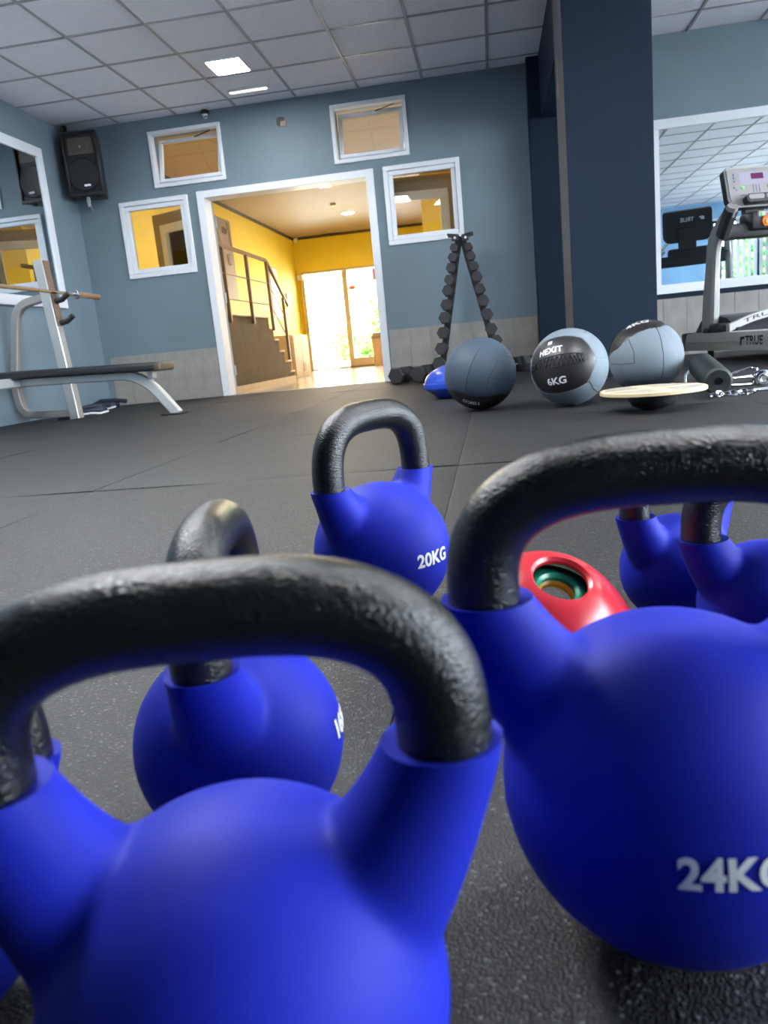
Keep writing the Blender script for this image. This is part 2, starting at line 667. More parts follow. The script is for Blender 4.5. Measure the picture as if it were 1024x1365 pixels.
def tile_run(wall, xa, xb, ztop, pitch, phase):
    k = math.floor((xa - phase) / pitch)
    proto = None
    backing = MB()
    backing.box((xa, YW - 0.006, 0.0), (xb, YW + 0.001, ztop))
    backing.build('tile_bed', GROUT, wall)
    while phase + k * pitch < xb:
        a, c = max(xa, phase + k * pitch), min(xb, phase + (k + 1) * pitch)
        k += 1
        if c - a < 0.01:
            continue
        if proto and abs(c - a - pitch) < 1e-5:
            copy_obj(proto, wall, (a + 0.0015, YW - 0.006, 0))
            continue
        m = MB()
        m.box((0, -0.009, 0.002), (c - a - 0.003, 0, ztop), bev=0.0015)
        o = m.build('wall_tile', WTILE, wall, (a + 0.0015, YW - 0.006, 0))
        if abs(c - a - pitch) < 1e-5:
            proto = o


tile_run(wall_back, -3.985, -2.80, TZ, 0.2, -3.98)
tile_run(wall_back, -1.005, 0.445, TZ, 0.2, -1.0)
tile_run(wall_back, 0.95, 5.0, 0.535, 0.213, 1.617)
# worn hole in the plaster above the doorway
m = MB()
m.prism([(-0.045, -0.03), (-0.02, -0.045), (0.03, -0.04), (0.045, -0.01), (0.035, 0.03), (0.0, 0.04), (-0.04, 0.03)], 0.004, BLACKP,
        frame_m((-1.865, YW - 0.003, 2.545), (1, 0, 0), (0, 0, 1)))
m.prism([(-0.02, -0.045), (0.035, -0.05), (0.04, 0.005), (-0.01, 0.0)], 0.012, FOAMH, frame_m((-1.855, YW - 0.006, 2.54), (1, 0, 0), (0, 0, 1)))
tag(m.build('wall_socket_box', None), 'small broken electrical box in the blue wall above the doorway', 'socket')

# pilaster, beam and the near column on its right
b = MB()
b.box((0.452, 7.70, 0.0), (0.72, YW + 0.01, 2.74), bev=0.004)
structure(b.build('trim_pilaster', NAVY))
b = MB()
b.box((0.56, 6.10, 2.215), (0.78, 7.80, 2.82))
structure(b.build('trim_beam', NAVY))
b = MB()
b.box((0.56, 5.56, 0.0), (1.108, 6.16, 2.81), bev=0.003)
column = structure(b.build('trim_column', NAVY))
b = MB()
b.box((0.556, 5.575, 0.0), (0.5605, 6.098, 2.728))  # doorway light put in as a paler strip over the navy side
structure(b.build('lit_edge_strip', LITEDGE, column))
b = MB()
b.prism([(0, 0), (0.02, 0.01), (0.035, 0.14), (0.03, 0.25), (0.015, 0.12)], 0.0015, TERRA, frame_m((0.5555, 5.95, 1.90), (0, -1, 0), (0, 0, 1)))
b.build('paint_chip', None, column)

# ------------------------------------------------------------------ suspended ceilings
GX, GY, P = -3.4888, 7.6302, 0.6


def ceiling_field(name, xa, xb, ya, yb, z, gx, gy, ind, skip=()):
    """slab, grid of bars, tiles; ind(cx,cy) says which tiles are single objects"""
    s = MB()
    s.box((xa - 0.05, ya, z + 0.03), (xb + 0.05, yb, z + 0.12))
    root = structure(s.build(name, CEILT))
    bars = MB()
    k = math.ceil((xa - gx) / P)
    while gx + k * P < xb:
        X = gx + k * P
        bars.box((X - 0.012, ya, z - 0.004), (X + 0.012, yb, z + 0.004))
        k += 1
    k = math.ceil((ya - gy) / P)
    while gy + k * P < yb:
        Y = gy + k * P
        bars.box((xa, Y - 0.012, z - 0.0045), (xb, Y + 0.012, z + 0.0035))
        k += 1
    bars.build('grid_bar', CEILBAR, root)['kind'] = 'stuff'
    rest = MB()
    proto = None
    i = math.floor((xa - gx) / P)
    while gx + i * P < xb:
        j = math.floor((ya - gy) / P)
        while gy + j * P < yb:
            ax, bx = max(xa, gx + i * P), min(xb, gx + (i + 1) * P)
            ay, by = max(ya, gy + j * P), min(yb, gy + (j + 1) * P)
            j += 1
            if bx - ax < 0.02 or by - ay < 0.02:
                continue
            full = abs(bx - ax - P) < 1e-4 and abs(by - ay - P) < 1e-4
            if not ind((ax + bx) / 2, (ay + by) / 2):
                rest.box((ax + 0.002, ay + 0.002, z + 0.002), (bx - 0.002, by - 0.002, z + 0.014))
                continue
            dz = random.uniform(-0.0012, 0.0012)
            if full and proto:
                copy_obj(proto, root, (ax, ay, z + dz))
            else:
                t = MB()
                t.box((0.002, 0.002, 0.002), (bx - ax - 0.002, by - ay - 0.002, 0.014), bev=0.001)
                o = t.build('ceiling_tile', CEILT, root, (ax, ay, z + dz))
                if full:
                    proto = o
        i += 1
    o = rest.build('ceiling_tile_field', CEILT, root)
    o['kind'] = 'stuff'
    return root


ceiling_field('ceiling', x0, 0.67, y0, YW, ROOM['cl'], GX, GY, lambda x, y: y > 4.3)
ceiling_field('ceiling', 0.67, x1, y0, YW, ROOM['cr'], 1.865, 7.40, lambda x, y: (1.0 < x < 3.2 and y > 5.5) or (y < 3.5 and 1.5 < x < 6 and y > 0))


def led_panel(x, y, z, sx, sy, label, lamp=None):
    r = empty('ceiling_light', (x, y, z))
    m = MB()
    for a, c in (((-sx / 2 - 0.012, -sy / 2 - 0.012), (sx / 2 + 0.012, -sy / 2)), ((-sx / 2 - 0.012, sy / 2), (sx / 2 + 0.012, sy / 2 + 0.012)),
                 ((-sx / 2 - 0.012, -sy / 2), (-sx / 2, sy / 2)), ((sx / 2, -sy / 2), (sx / 2 + 0.012, sy / 2))):
        m.box((a[0], a[1], -0.014), (c[0], c[1], 0.004))
    m.build('light_frame', WHITE2, r)
    d = MB()
    d.box((-sx / 2, -sy / 2, -0.010), (sx / 2, sy / 2, 0.002))
    d.build('diffuser', lamp or LEDM, r)
    tag(r, label, 'ceiling light')
    return r


led_panel(-2.01, 6.815, ROOM['cl'], 0.28, 0.31, 'square glaring LED ceiling panel above the doorway wall', LEDS)
for (x, y, lab) in ((-2.05, 3.4, 'added unseen LED ceiling panel over the middle of the open mat floor'), (-1.5, 2.1, 'added unseen LED ceiling panel above the kettlebells')):  # panels added out of view to light the mats and kettlebells
    led_panel(x, y, ROOM['cl'], 0.56, 0.56, lab)
for (x, y, lab) in ((5.6, 5.0, 'added unseen LED ceiling panel beyond the treadmill'), (1.3, 1.7, 'added unseen LED ceiling panel over the free floor right of the kettlebells'), (5.9, 2.6, 'added unseen LED ceiling panel near the right side window')):  # further panels added out of view, lighting the right side and kettlebell tops
    led_panel(x, y, ROOM['cr'], 0.56, 0.56, lab)
r = empty('emergency_light', (-2.025, 7.408, ROOM['cl']))
m = MB()
m.box((-0.19, -0.03, -0.022), (0.19, 0.03, 0.003), bev=0.006)
m.build('housing', WHITE2, r)
m = MB()
m.box((-0.175, -0.02, -0.03), (0.175, 0.02, -0.02), bev=0.004)
m.build('tube', TUBEM, r)
tag(r, 'slim white emergency light on the ceiling near the back wall', 'emergency light')

# dome camera under the ceiling
r = empty('security_camera', (-2.60, YW - 0.02, 2.712))
m = MB()
m.lathe([(0.036, 0.02), (0.045, 0.0), (0.045, -0.012), (0.03, -0.02)], 24)
m.build('mount', BLACKP, r)
m = MB()
m.lathe([(0.0, -0.060)] + [(0.036 * math.sin(a), -0.024 - 0.036 * math.cos(a)) for a in (0.4, 0.8, 1.2, 1.57, 1.9, 2.3)], 20)
m.lathe([(0.0, 0.006), (0.011, 0.005), (0.012, 0.0)], 14, CHROME, Matrix.Translation((0, -0.034, -0.032)) @ Matrix.Rotation(math.radians(75), 4, 'X'))
m.build('dome', BLACKP, r)
tag(r, 'small black dome camera at the top of the back wall', 'camera')


# ------------------------------------------------------------------ window and door frames of the back wall
def ring(m, xa, xb, za, zb, w, y0_, y1_, mt=None, bev=0.004):
    """rectangular frame of width w outside the opening xa..xb, za..zb"""
    m.box((xa - w, y0_, za - w), (xb + w, y1_, za), mt, bev)
    m.box((xa - w, y0_, zb), (xb + w, y1_, zb + w), mt, bev)
    m.box((xa - w, y0_, za), (xa, y1_, zb), mt, bev)
    m.box((xb, y0_, za), (xb + w, y1_, zb), mt, bev)


def fixed_window(name, W, label):
    xa, xb, za, zb = W
    r = empty(name, ((xa + xb) / 2, YW, za))
    o = Vector(r.location)
    m = MB()
    ring(m, xa + 0.006 - o.x, xb - 0.006 - o.x, za + 0.006 - o.z, zb - 0.006 - o.z, 0.044, -0.022, 0.004)
    m.build('outer_frame', WHITE, r)
    m = MB()
    ring(m, xa + 0.05 - o.x, xb - 0.05 - o.x, za + 0.05 - o.z, zb - 0.05 - o.z, 0.042, -0.008, 0.05)
    m.build('sash', WHITE, r)
    m = MB()
    m.box((xa + 0.045 - o.x, 0.02, za + 0.045 - o.z), (xb - 0.045 - o.x, 0.026, zb - 0.045 - o.z))
    m.build('pane', GLASS, r)
    structure(r)
    r['label'] = label
    return r


def hopper_window(name, W, label):
    xa, xb, za, zb = W
    r = empty(name, ((xa + xb) / 2, YW, za))
    o = Vector(r.location)
    hx = (xb - xa) / 2
    hz = zb - za
    m = MB()
    ring(m, -hx + 0.004, hx - 0.004, 0.004, hz - 0.004, 0.036, -0.02, 0.06)
    m.build('outer_frame', WHITE, r)
    tilt = Matrix.Translation((0, 0.04, 0.012)) @ Matrix.Rotation(math.radians(-15), 4, 'X')
    m = MB()
    ring(m, -hx + 0.052, hx - 0.052, 0.04, hz - 0.055, 0.034, -0.02, 0.02)
    bmesh.ops.transform(m.bm, matrix=tilt, verts=m.bm.verts[:])
    s = m.build('sash', WHITE, r)
    m = MB()
    m.box((-hx + 0.048, -0.003, 0.036), (hx - 0.048, 0.003, hz - 0.05))
    bmesh.ops.transform(m.bm, matrix=tilt, verts=m.bm.verts[:])
    m.build('pane', GLASS, s)
    m = MB()
    top = tilt @ Vector((hx * 0.1, 0, hz - 0.05))
    m.rod((hx * 0.75, 0.03, hz - 0.02), (top.x, top.y, top.z + 0.02), 0.006, None, 8)
    m.rod((top.x, top.y, top.z + 0.02), (top.x - 0.12, top.y, top.z), 0.006, None, 8)
    m.build('stay_arm', BLACKM, r)
    structure(r)
    r['label'] = label
    return r


fixed_window('window_1', W1, 'white framed inner window left of the doorway')
hopper_window('window_2', W2, 'white hopper window tilted open, above the left inner window')
hopper_window('window_3', W3, 'white hopper window tilted open, above the right of the doorway')
fixed_window('window_4', W4, 'white framed inner window right of the doorway')

xa, xb, za, zb = DOOR
b = MB()
b.box((xa - 0.065, YW - 0.022, 0), (xa + 0.01, YW + WT + 0.02, zb + 0.06), bev=0.004)
b.box((xb - 0.01, YW - 0.022, 0), (xb + 0.065, YW + WT + 0.02, zb + 0.06), bev=0.004)
b.box((xa + 0.01, YW - 0.021, zb - 0.01), (xb - 0.01, YW + WT + 0.019, zb + 0.059), bev=0.004)
dframe = structure(b.build('door_1', WHITE))


def door_leaf(name, hinge, end, label, winlo, winhi):
    hx, hy = hinge
    d = Vector((end[0] - hx, end[1] - hy, 0))
    w = d.length
    r = empty(name, (hx, hy, 0), math.atan2(d.y, d.x))
    m = wall_with_holes(0, w, 0.012, 1.95, [(winlo[0], winhi[0], winlo[1], winhi[1])], -0.02, 0.02)
    m.build('door_panel', OLIVE, r)
    m = MB()
    ring(m, winlo[0] + 0.07, winhi[0] - 0.07, winlo[1] + 0.07, winhi[1] - 0.07, 0.085, -0.028, 0.028, bev=0.003)
    m.build('inset_frame', CREAMFR, r)
    m = MB()
    m.box((winlo[0] + 0.05, -0.003, winlo[1] + 0.05), (winhi[0] - 0.05, 0.003, winhi[1] - 0.05))
    m.build('pane', GLASS, r)
    m = MB()
    m.box((-0.006, -0.024, 0.012), (0.012, 0.024, 1.95), bev=0.002)
    m.build('edge_profile', ALU, r)
    for z in (0.25, 1.0, 1.75):
        m = MB()
        m.rod((-0.008, -0.028, z - 0.05), (-0.008, -0.028, z + 0.05), 0.011, None, 12)
        m.build('hinge', ALU, r)
    m = MB()
    m.rod((w - 0.07, -0.02, 1.02), (w - 0.07, -0.07, 1.02), 0.010, None, 10)
    m.rod((w - 0.07, -0.066, 1.02), (w - 0.19, -0.066, 1.02), 0.010, None, 10)
    m.build('handle', BLACKM, r)
    structure(r)
    r['label'] = label
    return r


door_leaf('door_2', (-2.738, 8.072), (-3.52, 8.43), 'olive door leaf with a glazed inset, swung open into the lobby on the left', (0.13, 1.02), (0.75, 1.82))
door_leaf('door_3', (-1.075, 8.075), (-0.19, 8.20), 'olive door leaf with a glazed inset, swung open into the lobby on the right', (0.10, 0.95), (0.73, 1.80))

# ------------------------------------------------------------------ mirrors
def wall_mirror(name, M, w, h, fw, label, gap_left=0.0):
    """mirror in the local xz plane, facing -y"""
    r = empty(name)
    r.matrix_world = M
    m = MB()
    ring(m, 0, w, 0, h, fw, -0.024, -0.001, bev=0.003)
    m.build('mirror_frame', WHITE, r)
    m = MB()
    m.box((-0.004, -0.010, -0.004), (w + 0.004, -0.003, h + 0.004))
    m.build('mirror_glass', MIRROR, r)
    tag(r, label, 'mirror')
    return r


Mx = Matrix(((0, -1, 0, x0), (1, 0, 0, 3.4), (0, 0, 1, 1.085), (0, 0, 0, 1)))
wall_mirror('wall_mirror', Mx, 3.80, 1.27, 0.09, 'large white framed mirror on the left wall behind the barbell')
wall_mirror('wall_mirror', Matrix.Translation((1.595, YW, 0.665)), 5.0, 1.355, 0.085, 'wide white framed mirror on the back wall behind the treadmill')
# aluminium bead on the left edge of the treadmill mirror
m = MB()
m.box((1.598, YW - 0.016, 0.66), (1.606, YW - 0.010, 2.02))
structure(m.build('trim_mirror_edge', WHITE2))
m = MB()
m.box((1.55, YW - 0.012, 0.536), (6.6, YW, 0.580))
structure(m.build('trim_mirror_shelf', NAVY))

# ------------------------------------------------------------------ rear window with blinds (seen in the mirror), added side window for daylight
def blind_window(name, M, w, h, label, turn=50):
    r = empty(name)
    r.matrix_world = M
    m = MB()
    ring(m, 0.05, w - 0.05, 0.05, h - 0.05, 0.05, -0.03, 0.05)
    n = max(2, round(w / 1.25))
    for k in range(1, n):
        m.box((w * k / n - 0.05, -0.03, 0.03), (w * k / n + 0.05, 0.05, h - 0.03), bev=0.004)
    m.build('window_frame', NAVY, r)
    m = MB()
    m.box((0.04, 0.0, 0.04), (w - 0.04, 0.006, h - 0.04))
    m.build('pane', GLASS, r)
    m = MB()
    m.box((0.0, -0.10, h + 0.0), (w, -0.05, h + 0.05), bev=0.004)
    m.build('blind_rail', WHITE2, r)
    s = MB()
    s.box((-0.045, -0.001, 0.02), (0.045, 0.001, h - 0.001))
    proto = s.build('blind_slat', BLIND, r, (0.08, -0.075, 0))
    proto.rotation_euler = (0, 0, math.radians(turn))
    x = 0.08
    while x < w - 0.2:
        x += 0.125
        copy_obj(proto, r, (x, -0.075, 0), (0, 0, math.radians(turn + random.uniform(-6, 6))))
    structure(r)
    r['label'] = label


blind_window('window_5', Matrix(((-1, 0, 0, 7.05), (0, -1, 0, y0), (0, 0, 1, 0.70), (0, 0, 0, 1))), 2.0, 1.70, 'rear window with white vertical blinds, seen in the treadmill mirror')
blind_window('window_6', Matrix(((0, 1, 0, x1), (-1, 0, 0, 6.5), (0, 0, 1, 0.45), (0, 0, 0, 1))), 9.4, 2.05, 'unseen side window added on the right wall for daylight, with white vertical blinds', 84)

# ------------------------------------------------------------------ lobby beyond the doorway
LX0, LX1, LY0, LY1, LZ, LC = -3.98, 1.6, YW + WT, 16.6, -0.02, 2.73
b = MB()
b.box((LX0 - 0.1, LY0 - 0.16, -0.2), (LX1, LY1 + 0.15, LZ - 0.012))
lfloor = structure(b.build('floor_lobby', GROUT))
tp = None
for i in range(13):
    for j in range(20):
        ax, ay = LX0 + i * 0.45, LY0 + j * 0.45
        if ax > 0.2 or ay > LY1:
            continue
        if tp is None:
            t = MB()
            t.box((0.002, 0.002, -0.012), (0.448, 0.448, 0), bev=0.001)
            tp = t.build('floor_tile', FTILE, lfloor, (ax, ay, LZ))
        else:
            copy_obj(tp, lfloor, (ax, ay, LZ))
b = MB()
b.box((LX0 - 0.15, LY0, -0.1), (LX0, LY1 + 0.15, 3.0))
structure(b.build('wall_lobby_left', YELLOW))
GLZ = (LX0 + 0.10, -1.15, -0.1, 2.03)
structure(wall_with_holes(LX0 - 0.15, LX1, -0.1, 3.0, [GLZ], LY1, LY1 + 0.15).build('wall_lobby_far', YELLOW))
b = MB()
b.box((-0.90, 12.0, -0.1), (LX1, 12.15, 3.0))
structure(b.build('wall_lobby_right', YELLOW))
b = MB()
b.box((LX1, LY0, -0.1), (LX1 + 0.1, 12.0, 3.0))
structure(b.build('wall_lobby_side', YELLOW))
b = MB()
b.box((-0.90, 12.15, -0.1), (-0.80, LY1, 3.0))
structure(b.build('wall_lobby_inner', YELLOW))
b = MB()
b.box((LX0 - 0.15, LY0, LC), (LX1 + 0.1, LY1 + 0.15, LC + 0.1))
structure(b.build('ceiling_lobby', LOBCEIL))
b = MB()
b.box((LX0, LY0, LC - 0.05), (LX0 + 0.02, LY1, LC))
b.box((LX0, LY1 - 0.02, LC - 0.05), (-0.90, LY1, LC))
structure(b.build('trim_cornice', DTRIM))
# lobby side of the gym wall: yellow skin pierced like the wall
structure(wall_with_holes(LX0, LX1, LZ, LC, [(DOOR[0] - 0.07, DOOR[1] + 0.07, -0.1, DOOR[3] + 0.07), W1, W2, W3, W4], LY0, LY0 + 0.006).build('wall_lobby_near', YELLOW))


def downlight(x, y, label):
    r = empty('downlight', (x, y, LC))
    m = MB()
    m.lathe([(0.125, 0.002), (0.125, -0.012), (0.105, -0.016), (0.105, 0.002)], 32, cap=False)
    m.build('light_rim', WHITE2, r)
    m = MB()
    m.lathe([(0.0, -0.008), (0.104, -0.008), (0.104, 0.0)], 32, cap=False)
    m.build('diffuser', DOWNM, r)
    tag(r, label, 'downlight')


downlight(-2.262, 11.84, 'nearer round downlight glowing in the lobby ceiling')
downlight(-2.38, 14.37, 'farther round downlight glowing in the lobby ceiling')
downlight(-0.3, 10.2, 'round downlight in the lobby ceiling behind the right inner window')
downlight(-2.30, 9.3, 'round downlight in the lobby ceiling just past the doorway')
m = MB()
m.lathe([(0.05, 0.001), (0.05, -0.02), (0.035, -0.04), (0.0, -0.045)], 24)
tag(m.build('smoke_detector', WHITE2, None, (-2.45, 13.36, LC)), 'small round smoke detector between the two lobby downlights', 'smoke detector')
m = MB()
m.box((-3.34, LY1 - 0.07, 2.70), (-2.98, LY1 - 0.02, 2.725 + 0.004), bev=0.006)
m.box((-3.33, LY1 - 0.075, 2.705), (-2.99, LY1 - 0.066, 2.718), BLACKP)
tag(m.build('air_grille', WHITE2), 'small white air grille over the glass entrance', 'vent')
r = empty('lobby_camera', (-3.90, LY1 - 0.06, 2.66))
m = MB()
m.lathe([(0.0, 0.05), (0.045, 0.05), (0.05, 0.0), (0.035, -0.04), (0.0, -0.05)], 20)
m.build('camera_dome', WHITE2, r)
tag(r, 'small white camera in the far corner of the yellow lobby', 'camera')

# staircase
SX = -2.95
prof = [(8.62, LZ), (11.50, LZ), (11.50, 0.11), (11.26, 0.11), (11.26, 0.265), (11.03, 0.265), (11.03, 0.412), (10.79, 0.412), (10.79, 0.57),
        (10.60, 0.57), (10.60, 0.71), (10.42, 0.71), (10.42, 0.862), (8.62, 0.862)]
st = empty('staircase', (SX, 8.62, LZ))
o0 = Vector(st.location)
m = MB()
m.prism([(y - o0.y, z - o0.z) for y, z in prof], 0.98, None, frame_m((0, 0, 0), (0, 1, 0), (0, 0, 1)) @ Matrix.Translation((0, 0, 0)))
bmesh.ops.transform(m.bm, matrix=Matrix.Translation((-0.98, 0, 0)), verts=m.bm.verts[:])
m.build('stair_body', CONC, st)
for k in range(2, len(prof) - 1, 2):
    ya, z = prof[k]
    yb = prof[k + 1][0]
    m = MB()
    m.box((-0.97, yb - o0.y, z - o0.z), (0.012, ya + 0.02 - o0.y, z + 0.022 - o0.z), bev=0.004)
    m.build('stair_tread', TREAD, st)
m = MB()
for k in range(9):
    m.box((0.001, k * 0.32 + 0.002, 0.0), (0.012, k * 0.32 + 0.317, 0.075), bev=0.001)
m.build('skirting_tile', TREAD, st)
rl = empty('stair_railing', (0.03, 0, 0.80 - LZ), 0, st)
q0 = Vector((SX + 0.03, 8.62, 0.80))
for (y, zb_, zt_) in ((8.76, 0.78, 1.60), (9.64, 0.78, 1.60), (10.53, 0.70, 1.60), (11.20, 0.29, 1.17)):
    m = MB()
    m.box((-0.02, y - 0.02 - q0.y, zb_ - q0.z), (0.02, y + 0.02 - q0.y, zt_ - q0.z), bev=0.003)
    m.box((-0.015, y - 0.03 - q0.y, zb_ + 0.03 - q0.z), (0.0, y + 0.03 - q0.y, zb_ + 0.10 - q0.z), bev=0.003)
    m.build('rail_post', STEEL, rl)
m = MB()
pth = [(0, 8.50 - q0.y, 1.62 - q0.z), (0, 10.50 - q0.y, 1.62 - q0.z), (0, 10.56 - q0.y, 1.60 - q0.z), (0, 11.43 - q0.y, 1.08 - q0.z)]
m.sweep(pth, rect(0.045, 0.035, 0.006), None, (1, 0, 0), smooth=False)
m.build('handrail', STEEL, rl)
for dz in (0.30, 0.58):
    m = MB()
    m.tube([(0, 8.62 - q0.y, 1.62 - dz - q0.z), (0, 10.53 - q0.y, 1.62 - dz - q0.z), (0, 11.20 - q0.y, 1.20 - dz - q0.z)], 0.008, None, 8)
    m.build('rail_wire', STEEL, rl)
tag(st, 'grey plastered staircase with tan treads rising along the yellow wall', 'stairs')
rl['label'] = 'brown steel railing with wire rails'

# poster on the yellow wall
ps = empty('wall_poster', (LX0 + 0.002, 11.63, 1.30))
m = MB()
m.box((0, 0, 0), (0.006, 0.85, 1.20))
m.build('poster_sheet', POSTER, ps)
m = MB()
for kk in range(3):
    yy = 0.42 + kk * 0.075
    m.sweep([(0.0075, yy, 1.07), (0.0075, yy + 0.05, 1.02), (0.0075, yy, 0.97)], rect(0.001, 0.022), None, (1, 0, 0), smooth=False)
for kk in range(4):
    rr = 0.09 + 0.05 * kk
    m.sweep([(0.0075, max(0.01, 0.10 + rr * math.sin(a)), 0.68 + 1.35 * rr * math.cos(a)) for a in np.linspace(-0.25, 2.9, 24)], rect(0.001, 0.011), None, (1, 0, 0), smooth=False)
m.sweep([(0.0075, 0.60 + 0.085 * math.cos(a), 0.60 + 0.085 * math.sin(a)) for a in np.linspace(0.9, 5.6, 20)], rect(0.001, 0.022), None, (1, 0, 0), smooth=False)
m.sweep([(0.0075, 0.60 + 0.03 * math.cos(a), 0.60 + 0.035 * math.sin(a)) for a in np.linspace(0.2, 5.6, 14)], rect(0.001, 0.012), None, (1, 0, 0), smooth=False)
m.sweep([(0.0075, 0.66 + 0.10 * math.sin(t * 2.2), 1.16 - 0.42 * t) for t in np.linspace(0, 1, 14)], rect(0.001, 0.03), None, (1, 0, 0), smooth=False)
m.build('poster_print', POSTERL, ps)
tag(ps, 'grey poster with pale chevrons and swirls on the yellow wall', 'poster')

# framed notice and light switch further along the yellow wall
r = empty('notice_frame', (LX0 + 0.001, 14.45, 1.05))
m = MB()
m.box((0, 0, 0), (0.02, 0.5, 0.95), bev=0.004)
m.build('notice_border', ALU, r)
m = MB()
m.box((0.0195, 0.03, 0.03), (0.022, 0.47, 0.45))
m.box((0.0195, 0.03, 0.50), (0.022, 0.47, 0.92))
m.build('notice_sheet', WHITE2, r)
tag(r, 'white framed notice on the yellow wall above the stair steps', 'notice')
m = MB()
m.box((0, 0, 0), (0.03, 0.12, 0.26), bev=0.004)
tag(m.build('intercom', ALU, None, (LX0, 15.5, 1.30)), 'slim grey intercom on the yellow wall near the entrance', 'intercom')

# low cabinet beside the glass entrance
cb = empty('lobby_cabinet', (-3.20, 12.55, LZ))
m = MB()
m.box((-0.45, -0.0, 0.0), (0.0, 1.05, 0.70), bev=0.004)
m.build('cabinet_body', CAB, cb)
for k in range(2):
    m = MB()
    m.box((0.0, 0.01 + k * 0.52, 0.03), (0.018, 0.51 + k * 0.52, 0.685), bev=0.003)
    d = m.build('cabinet_door', CAB, cb)
    m = MB()
    yy = 0.47 if k == 0 else 0.58
    m.tube([(0.018, yy, 0.10), (0.04, yy, 0.11), (0.04, yy, 0.22), (0.018, yy, 0.23)], 0.005, None, 8)
    m.build('door_handle', ALU, d)
tag(cb, 'pale beech cabinet with two doors beside the glass entrance', 'cabinet')
sb = empty('step_stool', (-3.18, 12.1, LZ))
m = MB()
m.box((-0.30, -0.12, 0.28), (0.02, 0.14, 0.31), bev=0.004)
m.build('seat', CAB, sb)
for sx_ in (-0.28, 0.0):
    for sy_ in (-0.10, 0.12):
        m = MB()
        m.box((sx_ - 0.015, sy_ - 0.015, 0), (sx_ + 0.015, sy_ + 0.015, 0.28))
        m.build('leg', CAB, sb)
tag(sb, 'small wooden stool at the foot of the stairs', 'stool')

# glass entrance
ge = empty('door_4', (LX0 + 0.10, LY1, LZ))
gw = GLZ[1] - GLZ[0]
m = MB()
ring(m, 0.05, gw - 0.05, 0.03, 2.0, 0.05, 0.0, 0.08, bev=0.003)
m.box((0.86, 0.0, 0.0), (0.965, 0.08, 2.0), bev=0.003)
m.box((1.86, 0.0, 0.0), (1.96, 0.08, 2.0), bev=0.003)
m.box((0.965, 0.0, 0.0), (gw, 0.08, 0.19), bev=0.003)
m.build('door_frame', DOORFR, ge)
m = MB()
m.box((0.04, 0.04, 0.02), (gw - 0.04, 0.046, 2.01))
m.build('pane', GLASS, ge)
m = MB()
m.box((1.51, 0.03, 1.74), (1.72, 0.036, 1.98))
s = m.build('door_sticker', STICK, ge)
flat_text('P', 0.2, frame_m((1.60, 0.028, 1.86), (1, 0, 0), (0, 0, 1)), PRINT, ge, 'sticker_letter')
m = MB()
m.box((0.99, 0.03, 1.60), (1.12, 0.036, 1.68))
m.build('door_sticker', STICK, ge)
structure(ge)
ge['label'] = 'beige framed glass entrance at the far end of the lobby'
m = MB()
m.tube([(-3.90, LY1 - 0.04, 0.05), (-3.90, LY1 - 0.04, 1.85), (-3.92, LY1 - 0.06, 1.92)], 0.022, YELP, 10)
m.box((-3.96, LY1 - 0.09, 1.86), (-3.84, LY1 - 0.005, 1.98), WHITE2, 0.01)
structure(m.build('trim_conduit', None))

# bin in front of the glass
bn = empty('litter_bin', (-2.30, 16.2, LZ))
m = MB()
m.lathe([(0.13, 0), (0.155, 0.55), (0.0, 0.55)], 28)
m.build('bin_body', TERRA, bn)
m = MB()
m.lathe([(0.16, 0.545), (0.165, 0.60), (0.12, 0.66), (0.0, 0.68)], 28)
m.build('bin_lid', OLIVE, bn)
tag(bn, 'tan round bin with a dark lid in front of the glass entrance', 'bin')

# outdoors
b = MB()
b.box((-30, LY1 + 0.15, -0.3), (20, 45, -0.08))
structure(b.build('ground_entrance', PAVE))
b = MB()
b.box((-14, 26.0, -0.2), (10, 26.4, 5.0))  # wall added to warm the entrance's reflection on the gym floor
structure(b.build('wall_warm_bounce', mat('warm_bounce_render', (0.66, 0.50, 0.34), 0.8, noise=(0.8, 0.06))))
b = MB()
b.box((-6, -40, -0.3), (40, y0 - 0.2, -0.1))
b.box((x1 + 0.2, y0 - 0.2, -0.3), (40, 20, -0.1))
structure(b.build('ground_yard', PAVE))


def shrub(name, loc, w, h, n, leaf, label, group):
    r = empty(name, loc)
    rnd = random.Random(int(abs(loc[0] * 100 + loc[1] * 37)))
    vs, fs = [], []
    stems = MB()
    tips = []
    for k in range(9):
        a = rnd.uniform(0, 6.28)
        rr = w * rnd.uniform(0.15, 0.5)
        t = Vector((rr * math.cos(a), rr * math.sin(a), h * rnd.uniform(0.6, 1.0)))
        stems.tube([(0.05 * w * math.cos(a), 0.05 * w * math.sin(a), 0), tuple(t * 0.5 + Vector((0, 0, 0.08 * h))), tuple(t)], 0.012, None, 6, scale=[1, 0.7, 0.3])
        tips.append(t)
    stems.build('stem', BARK, r)
    for k in range(n):
        t = rnd.choice(tips)
        u = rnd.uniform(0.25, 1.05)
        p = t * u + Vector((rnd.gauss(0, w * 0.10), rnd.gauss(0, w * 0.10), rnd.gauss(0, h * 0.05)))
        p.z = max(0.03, p.z)
        d = Vector((rnd.gauss(0, 1), rnd.gauss(0, 1), rnd.gauss(0.2, 0.6))).normalized()
        s = d.cross(Vector((rnd.gauss(0, 1), rnd.gauss(0, 1), rnd.gauss(0, 1)))).normalized()
        l, q = leaf * rnd.uniform(0.7, 1.3), leaf * 0.32
        i = len(vs)
        vs += [p, p + d * l * 0.5 + s * q, p + d * l, p + d * l * 0.5 - s * q]
        fs.append((i, i + 1, i + 2, i + 3))
    o = mesh_obj('foliage', vs, fs, LEAF, r)
    o['kind'] = 'stuff'
    tag(r, label, 'shrub', group)


